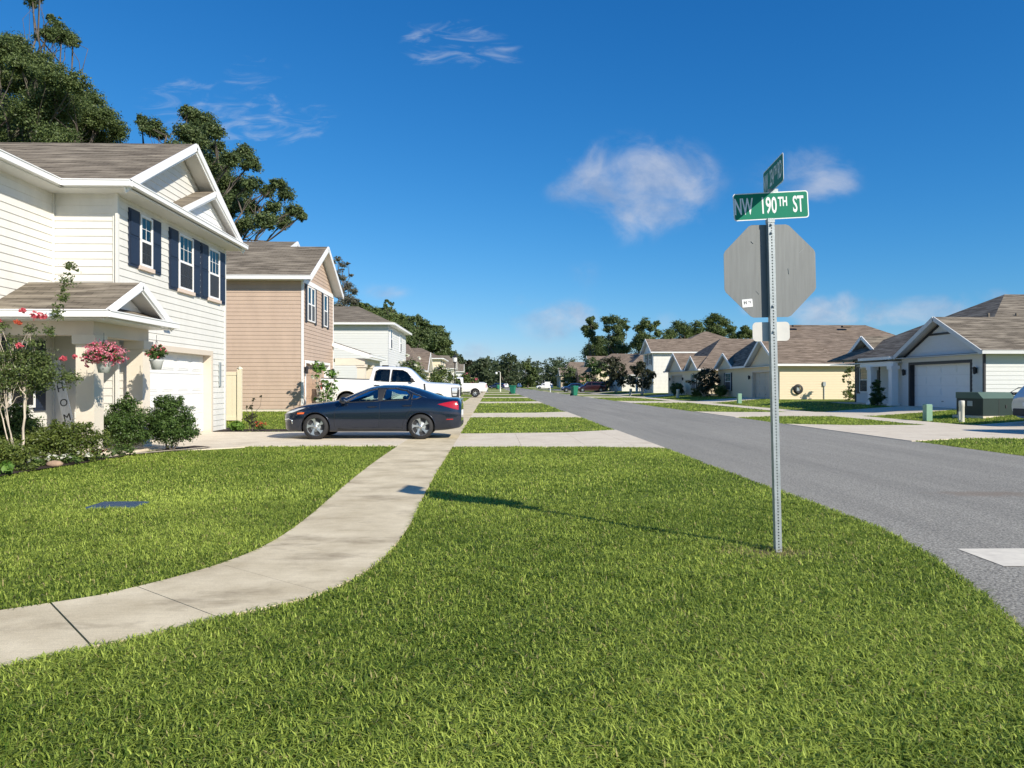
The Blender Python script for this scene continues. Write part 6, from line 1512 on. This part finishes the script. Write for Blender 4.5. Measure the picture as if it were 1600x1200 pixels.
def make_wagon(name, label, loc, rotz, paint, L=4.5, h=1.65, belt=1.02, w=.9, hatch=True, R=.34, group=None, tail=True, cat='car'):
    """hatchbacks, small SUVs and saloons seen far off or at the frame's edge"""
    T = thing(name, label, cat, loc, rotz, group)
    r1, r2 = 1.55, L - (.25 if hatch else 1.05)
    tb = [(0, .32, w * .7, .5, w * .8, .62, w * .78, .70, w * .66, .74), (.12, .24, w * .85, .5, w * .93, .70, w * .90, .80, w * .74, .84), (.6, .22, w * .92, .55, w * .99, .84, w * .96, .93, w * .78, .97), (1.15, .22, w * .93, .56, w, belt - .08, w * .97, belt, w * .76, belt + .05),
          (r1, .22, w * .93, .56, w, belt, w * .97, h - .30, w * .72, h - .22), (r1 + .35, .22, w * .93, .56, w, belt, w * .97, h - .12, w * .68, h - .03), (2.4, .22, w * .93, .56, w, belt + .01, w * .97, h - .08, w * .67, h), (r2 - .5, .22, w * .93, .58, w, belt + .03, w * .97, h - .10, w * .67, h - .02),
          (r2, .25, w * .92, .6, w * .99, belt + .04, w * .95, h - .25, w * .67, h - .14)]
    if hatch: tb += [(L - .08, .32, w * .86, .62, w * .95, belt + .0, w * .90, belt + .10, w * .70, belt + .16), (L, .38, w * .8, .6, w * .9, belt - .15, w * .86, belt - .06, w * .7, belt - .02)]
    else: tb += [(L - .55, .26, w * .9, .6, w * .97, belt - .02, w * .92, belt + .04, w * .72, belt + .08), (L - .08, .32, w * .82, .6, w * .9, belt - .08, w * .86, belt - .0, w * .70, belt + .03), (L, .38, w * .75, .6, w * .84, belt - .25, w * .8, belt - .16, w * .66, belt - .12)]
    B = Body(tb); zt = h - .20
    wins = [[(1.42, belt + .06), (1.85, zt - .06), (2.30, zt), (2.34, belt + .06)], [(2.44, belt + .06), (2.42, zt), (3.1, zt), (r2 - .28, zt - .1), (r2 - .2, belt + .09)]]
    arches = [(.85, R, R + .05), (L - .92, R, R + .05)]
    body, gl = B.shell(wins, arches, [('windscreen', 1.17, r1 + .34, .872), ('rear_window', r2 + .02, L - (.12 if hatch else .6), .872)], step=.06)
    body.build('body', paint, T); wheel_wells(T, B, arches); arch_lips(T, 'black_plastic', B, arches, .02)
    for g in gl: gl[g].build(g, 'dark_glass', T)
    for sd in (1, -1):
        for poly in wins:
            w_ = pane_on(B, poly, sd, -.004).build('window', 'dark_glass', T); mb = MB(); line_on(mb, B, poly, sd, .02, 0, closed=True, sub=3); mb.build('seal', 'black_plastic', w_)
        mb = MB(); patch_on(mb, B, [(.10, .66), (.12, .72), (.5, .82), (.42, .70)], sd, .008); mb.build('headlight', 'lamp_clear', T)
        mb = MB(); tl = [(L - .30, belt + .12), (L - .10, belt + .10), (L - .05, belt - .14), (L - .22, belt - .12)]; patch_on(mb, B, tl, sd, .008); mb.build('taillight', 'tail_red', T)
        mb = MB()
        for ln in ([(1.3, belt), (1.25, .35)], [(2.39, belt), (2.38, .35)], [(3.3, belt), (3.2, .6)]): line_on(mb, B, ln, sd, .006, -.002, n=5, sub=3)
        for hx in (2.1, 3.0): line_on(mb, B, [(hx, belt - .12), (hx + .18, belt - .115)], sd, .02, .012, sub=2)
        mb.build('door_seam', 'rubber', T)
        mb = MB(); c = B.p(1.5, belt + .05, sd); mb.box((c[0] - .08, c[1] + sd * .1 - .09, c[2] - .04), (c[0] + .05, c[1] + sd * .1 + .09, c[2] + .1), bev=.03); mb.build('mirror', paint, T)
        for x in (.85, L - .92): add_wheel(T, x, sd * (w - .11), R, R * .66, .2, 5, 'plain')
    mb = MB(); mb.box((L - .12, -w * .82, .34), (L + .02, w * .82, .60), bev=.03); mb.build('bumper', 'black_plastic', T)
    mb = MB(); mb.box((L - .06, -.26, belt - .33), (L + .015, .26, belt - .20)); mb.build('license_plate', 'sign_white', T)
    mb = MB(); seats(mb, [2.0, 2.9], .38, .5, 1.15); mb.box((1, -.75, .3), (L - .5, .75, .42)); mb.build('interior', 'interior', T)
    return T
make_wagon('parked_car', 'silver hatchback cut by the right edge of the photo, beside the green utility box', (22.22, 24.15, .03), PI, 'paint_silver', L=4.3, h=1.6, belt=1.0)
make_wagon('parked_car', 'unseen dark car beyond the right edge, added to shade the concrete apron', (20.25, 20.5, .03), PI, 'paint_blue', L=4.3, h=1.6, belt=1.0)  # out of view, added for the shadow it throws on the apron
GCL = 'cars far down the street'
make_wagon('parked_car', 'white sport utility vehicle beyond the single cab pickup', (-5.3, 125.5, .03), 0, 'paint_white', L=4.7, h=1.75, belt=1.1, group=GCL)
make_wagon('parked_car', 'maroon sport utility vehicle on the right behind the green bin', (14.2, 122, .1), 0, 'paint_maroon', L=4.8, h=1.75, belt=1.12, group=GCL)
make_wagon('parked_car', 'dark blue car left of the maroon one', (12.2, 128.5, .05), 0, 'paint_blue', L=4.7, h=1.55, belt=1.0, hatch=False, group=GCL)
make_wagon('parked_car', 'white car parked before the far right houses', (12.6, 205, .05), 0, 'paint_white', L=4.6, h=1.6, belt=1.0, group=GCL)
make_wagon('parked_car', 'small white car at the end of the street, left one', (5.4, 262, .03), PI / 2, 'paint_white', L=4.6, h=1.65, belt=1.0, group=GCL)
make_wagon('parked_car', 'small white car at the end of the street, right one', (10.5, 268, .03), PI / 2, 'paint_white', L=4.6, h=1.65, belt=1.0, group=GCL)
make_wagon('parked_car', 'blue car standing by the most distant green bin', (-.6, 215, .03), 0, 'paint_blue', L=4.6, h=1.7, belt=1.05, group=GCL)

# ------------------------------------------------------------------ the street sign
SG = thing('street_sign', 'street name signs and the back of an octagonal stop sign on a perforated post', 'sign post', (2.475, 6.31, 0))
mb = MB(); hw = .027; hp = .0254; hr = .0055; ztop = 2.86
for sd in (-1, 1):
    mb.box((hr if sd > 0 else -hw, -hw, -.1), (hw if sd > 0 else -hr, -hw + .003, ztop))       # the front face either side of its row of holes
z = -.1
while z < ztop - .01:
    mb.box((-hr, -hw, z), (hr, -hw + .003, z + hp - 2 * hr)); z += hp
mb.box((-hw, -hw + .003, -.1), (-hw + .003, hw, ztop)); mb.box((hw - .003, -hw + .003, -.1), (hw, hw, ztop)); mb.box((-hw + .003, hw - .003, -.1), (hw - .003, hw, ztop))
mb.box((-hw + .004, -.012, -.1), (hw - .004, -.006, ztop), 1)  # dark strip inside the tube, painted shade behind the holes
mb.build('post', ['galv', 'rubber'], SG)
# stop sign (its back to the camera)
def rounded(w_, h_, r, n=5):
    out = []
    for (cx, cz, a0) in ((w_ / 2 - r, h_ / 2 - r, 0), (-w_ / 2 + r, h_ / 2 - r, PI / 2), (-w_ / 2 + r, -h_ / 2 + r, PI), (w_ / 2 - r, -h_ / 2 + r, 1.5 * PI)):
        out += [(cx + r * math.cos(a0 + PI / 2 * k / n), cz + r * math.sin(a0 + PI / 2 * k / n)) for k in range(n + 1)]
    return out
zc = 2.43; Ro = .402 / math.cos(PI / 8)
oc = []
for k in range(8):
    a = PI / 8 + PI / 4 * k
    for da in (-.035, .035): oc.append((Ro * .998 * math.cos(a + da) * (math.cos(PI / 8) / math.cos(PI / 8 - abs(da))), zc + Ro * .998 * math.sin(a + da) * (math.cos(PI / 8) / math.cos(PI / 8 - abs(da)))))
mb = MB(); mb.plate([(-x, z_) for x, z_ in oc], 'y', .030, .033); st = mb.build('stop_sign', ['alu'], SG)
mb = MB(); mb.plate([(-x * .985, zc + (z_ - zc) * .985) for x, z_ in oc], 'y', .0334, .0344); mb.build('red_face', 'sign_red', st)
text_obj('STOP', .36, 'sign_white', st, Matrix.Translation((0, .0352, zc)) @ Matrix.Rotation(PI, 4, 'Z') @ Matrix.Rotation(PI / 2, 4, 'X'), xs=.72, bold=.012)
mb = MB(); mb.bar((-.20, .0288, zc - .35), (-.20, .0288, zc + .39), .009, .001); mb.bar((.19, .0288, zc - .38), (.19, .0288, zc + .38), .004, .001); mb.bar((-.31, .0288, zc + .02), (-.31, .0288, zc + .22), .004, .001); mb.bar((.165, .0288, zc - .03), (.160, .0288, zc + .02), .007, .001); mb.bar((-.10, .0288, zc - .2), (-.125, .0288, zc - .17), .004, .001); mb.bar((.26, .0288, zc + .15), (.30, .0288, zc + .19), .003, .001); mb.bar((-.16, .0288, zc + .26), (-.14, .0288, zc + .24), .008, .001)
mb.build('scratches', 'galv', st)
mb = MB(); mb.plate(rounded(.092, .07, .006), 'y', .0270, .0295); lb = mb.build('sticker', 'sign_white', SG, loc=(-.205, 0, 2.155)); lb.rotation_euler = (0, math.radians(-4), 0)
text_obj('H', .036, 'ink', lb, Matrix.Translation((-.018, .0262, .004)) @ Matrix.Rotation(PI / 2, 4, 'X'), bold=.0012, depth=.0003); text_obj('*1', .026, 'ink', lb, Matrix.Translation((.022, .0262, .006)) @ Matrix.Rotation(PI / 2, 4, 'X'), bold=.0008, depth=.0003)
mb = MB(); mb.plate(rounded(.325, .165, .035), 'y', .0295, .0325); mb.build('plate', 'alu_white', SG, loc=(-.002, 0, 1.905))
mb = MB()
for zz in (zc + .32, zc - .31, 1.90, 2.82): mb.tube([(0, -.045, zz), (0, .05, zz)], .0075, n=6); mb.tube([(0, -.036, zz), (0, -.028, zz)], .013, n=6)
mb.build('bolt', 'galv', SG)
def blade(name, loc, rot, lines, w_=.65, h_=.235):
    Bd = MB(); Bd.plate(rounded(w_, h_, .025), 'y', -.0016, .0016); o = Bd.build(name, 'sign_white', SG); o.location = loc; o.rotation_euler = rot
    for sd in (-1, 1):
        g = MB(); g.plate(rounded(w_ - .018, h_ - .018, .018), 'y', sd * .0018, sd * .0026); g.build('face', 'sign_green', o)
        Mx = Matrix.Translation((0, sd * .0030, 0)) @ (Matrix.Rotation(PI, 4, 'Z') if sd > 0 else Matrix.Identity(4)) @ Matrix.Rotation(PI / 2, 4, 'X')
        for (s_, x, z_, size, xs) in lines: text_obj(s_, size, 'sign_white', o, Mx @ Matrix.Translation((x, z_, 0)), xs=xs, bold=.0035, depth=.0004)
    return o
b1 = blade('street_name_sign', (.005, -.012, 2.985), (0, math.radians(-1.8), math.radians(-1)), [('NW', -.238, -.003, .195, .46), ('190', -.022, -.003, .195, .50), ('TH', .103, .028, .108, .56), ('ST', .235, -.003, .195, .46)])
b2 = blade('street_name_sign', (.03, -.01, 3.235), (0, math.radians(1.0), math.radians(-91 - 6)), [('NW', -.238, -.003, .195, .44), ('234', -.03, -.003, .195, .46), ('TH', .095, .028, .108, .54), ('RD', .225, -.003, .195, .48)], w_=.66)
mb = MB(); mb.box((-.03, -.03, 2.84), (.03, .03, 2.875)); mb.box((-.012, -.014, 3.09), (.07, .014, 3.13)); mb.build('bracket', 'galv', SG)
SG.rotation_euler = (0, math.radians(-1.35), 0)

# ------------------------------------------------------------------ small street things
UC = MB(); UC.box((-.28, -.20, -.02), (.28, .20, .025), bev=.01); UC.box((-.25, -.17, .02), (.25, .17, .031)); UC.box((.10, -.03, .031), (.20, .03, .036))
tag(UC.build('utility_cover', 'util_blue', loc=(-4.38, 8.82, .012)), 'flat blue utility box lid sunk in the near lawn', 'utility cover')
def pedestal(label, loc, h, r, m_, square=False):
    T = thing('utility_pedestal', label, 'utility pedestal', loc, group='utility pedestals along the right lawns')
    mb = MB()
    if square: mb.box((-r, -r, -.05), (r, r, h), bev=.02)
    else: mb.lathe([(r * .95, -.05), (r * .95, h * .72), (r, h * .73), (r, h * .97), (r * .9, h), (0, h * 1.01)], n=16)
    mb.build('body', m_, T)
    mb = MB(); mb.box((-r - .012, -.05, h * .1), (-r + .02, .05, h * .5)); mb.build('hatch', m_, T); return T
pedestal('pale green utility pedestal left of the cream post, near the transformer', (17.05, 28.4, 0.0), .66, .13, 'ped_green', True)
pedestal('cream round utility post between the pale green pedestal and the transformer', (17.5, 27.0, .03), .80, .10, 'ped_cream')
pedestal('pale green utility pedestal on the lawn before the cream house garage', (17.8, 52.5, .05), .72, .14, 'ped_green', True)
pedestal('white utility post before the pale cream house', (18.2, 71.5, .08), .85, .15, 'ped_cream')
pedestal('white utility post on the lawn before the tall white house', (17.2, 90.5, .02), .85, .17, 'ped_cream')
TB = thing('transformer_box', 'dark green pad mounted transformer box on the right lawn', 'transformer box', (19.45, 28.55, .17), math.radians(12))
mb = MB(); mb.box((-.85, -.72, -.1), (.85, .72, .05)); mb.build('pad', 'concrete_new', TB)
mb = MB(); mb.hexa([(-.75, -.62, .05), (.75, -.62, .05), (.75, .62, .05), (-.75, .62, .05), (-.75, -.62, .72), (.75, -.62, .72), (.75, .62, .72), (-.75, .62, .72)]); mb.build('cabinet', 'box_green', TB)
mb = MB(); mb.hexa([(-.77, -.64, .72), (.77, -.64, .72), (.77, .64, .72), (-.77, .64, .72), (-.77, -.40, .96), (.77, -.40, .96), (.77, .64, .96), (-.77, .64, .96)]); mb.build('lid', 'box_green_top', TB)
mb = MB(); mb.box((-.756, -.14, .42), (-.748, .10, .62)); mb.build('notice_plate', 'galv', TB)
mb = MB(); mb.box((-.01, -.626, .06), (.01, -.618, .71)); mb.box((.30, -.64, .35), (.36, -.61, .47)); mb.build('door_seam', 'black_plastic', TB)
HT = thing('hose_cart', 'teal hose cart standing behind the green transformer box', 'hose cart', (21.1, 29.2, .3))
mb = MB(); mb.lathe([(.0, -.16), (.24, -.16), (.24, -.13), (.15, -.12), (.15, .12), (.24, .13), (.24, .16), (0, .16)], (0, 0, .45), axis='y', n=18); mb.build('reel', 'teal', HT)
mb = MB(); mb.tube([(-.2, -.2, 0), (-.05, -.2, .8), (.3, -.2, 1.0)], .018); mb.tube([(-.2, .2, 0), (-.05, .2, .8), (.3, .2, 1.0)], .018); mb.tube([(.3, -.2, 1.0), (.3, .2, 1.0)], .018); mb.box((-.2, -.16, .70), (.2, .16, .82), bev=.03); mb.build('frame', 'black_plastic', HT)

def make_bin(label, loc, rz):
    T = thing('wheelie_bin', label, 'wheelie bin', loc, rz, 'green wheelie bins set out along the kerb')
    mb = MB(); rows = []
    for (z_, a, b) in ((.05, .22, .25), (.10, .24, .27), (.85, .29, .34), (.98, .30, .35), (1.0, .32, .37)):
        rows.append([(sx_ * a + dx, sy_ * b + dy, z_) for (sx_, sy_, dx, dy) in ((-1, -1, .04, 0), (1, -1, -.04, 0), (1, -1, 0, .04), (1, 1, 0, -.04), (1, 1, -.04, 0), (-1, 1, .04, 0), (-1, 1, 0, -.04), (-1, -1, 0, .04))])
    mb.grid(rows, close=True, smooth=False); mb.face(list(reversed(rows[0]))); mb.build('body', 'bin_green', T)
    mb = MB(); mb.hexa([(-.34, -.39, 1.0), (.34, -.39, 1.0), (.34, .39, 1.0), (-.34, .39, 1.0), (-.30, -.33, 1.08), (.30, -.33, 1.08), (.30, .36, 1.10), (-.30, .36, 1.10)]); mb.bar((-.25, .42, 1.03), (.25, .42, 1.03), .04, .04); mb.build('lid', 'bin_green', T)
    for s_ in (-1, 1):
        mb = MB(); mb.lathe([(0, -.03), (.12, -.03), (.14, -.015), (.14, .015), (.12, .03), (0, .03)], (s_ * .30, .24, .14), axis='x', n=16); mb.build('wheel', 'tyre', T)
    return T
GB = make_bin('green wheelie bin at the right kerb, largest of the three', (10.0, 88.3, .02), .4)
GB.scale = (1.12, 1.12, 1.12)
c_ = dup(GB, loc=(3.1, 105, .02), rotz=1.2, label='green wheelie bin at the left kerb in the middle distance')
c_ = dup(GB, loc=(1.9, 196, .02), rotz=2.0, label='most distant green wheelie bin on the left verge')

def lamp_post(label, loc, h, m_, arm):
    T = thing('lamp_post', label, 'lamp post', loc, group='lamp posts on the left side')
    mb = MB(); mb.lathe([(.13, 0), (.12, .35), (.07, .5), (.05, .6), (.04, h)] if not arm else [(.16, 0), (.15, .5), (.09, .6), (.07, h)], n=12); mb.build('pole', m_, T)
    mb = MB()
    if not arm: mb.lathe([(.07, h), (.16, h + .06), (.12, h + .08), (.19, h + .40), (.20, h + .42), (.05, h + .58), (0, h + .66)], n=10, smooth=False)
    else: mb.tube([(0, 0, h - .05), (-.25, 0, h + .12), (-.6, 0, h - .1)], .04); mb.lathe([(0, .1), (.16, .05), (.24, -.12), (.22, -.3), (0, -.36)], (-.75, 0, h - .1), n=12)
    mb.build('lantern', 'sign_white' if not arm else 'sign_white', T)
    if not arm:
        mb = MB(); mb.lathe([(.215, h + .42), (.22, h + .45), (.05, h + .6), (0, h + .68)], n=10, smooth=False); mb.lathe([(.075, h - .02), (.17, h + .06), (.13, h + .085)], n=10); mb.build('lantern_cap', 'black_trim', T)
    return T
lamp_post('black lamp post with a lantern top above the white flowering trees', (-2.85, 58.5, .02), 3.1, 'black_trim', False)
lamp_post('pale lamp post with a drooping lamp, far down the left side', (1.75, 138, 0), 3.7, 'ped_cream', True)
YS = thing('yard_sign', 'small white board sign on a white post at the right kerb', 'sign', (10.35, 128.5, 0))
mb = MB(); mb.box((-.06, -.06, -.1), (.06, .06, 1.1)); mb.build('post', 'sign_white', YS)
mb = MB(); mb.box((-1.0, -.05, .75), (-.08, .05, 1.75), bev=.01); mb.bar((-1.0, 0, 1.80), (.06, 0, 1.80), .08, .08); mb.build('board', 'sign_white', YS)
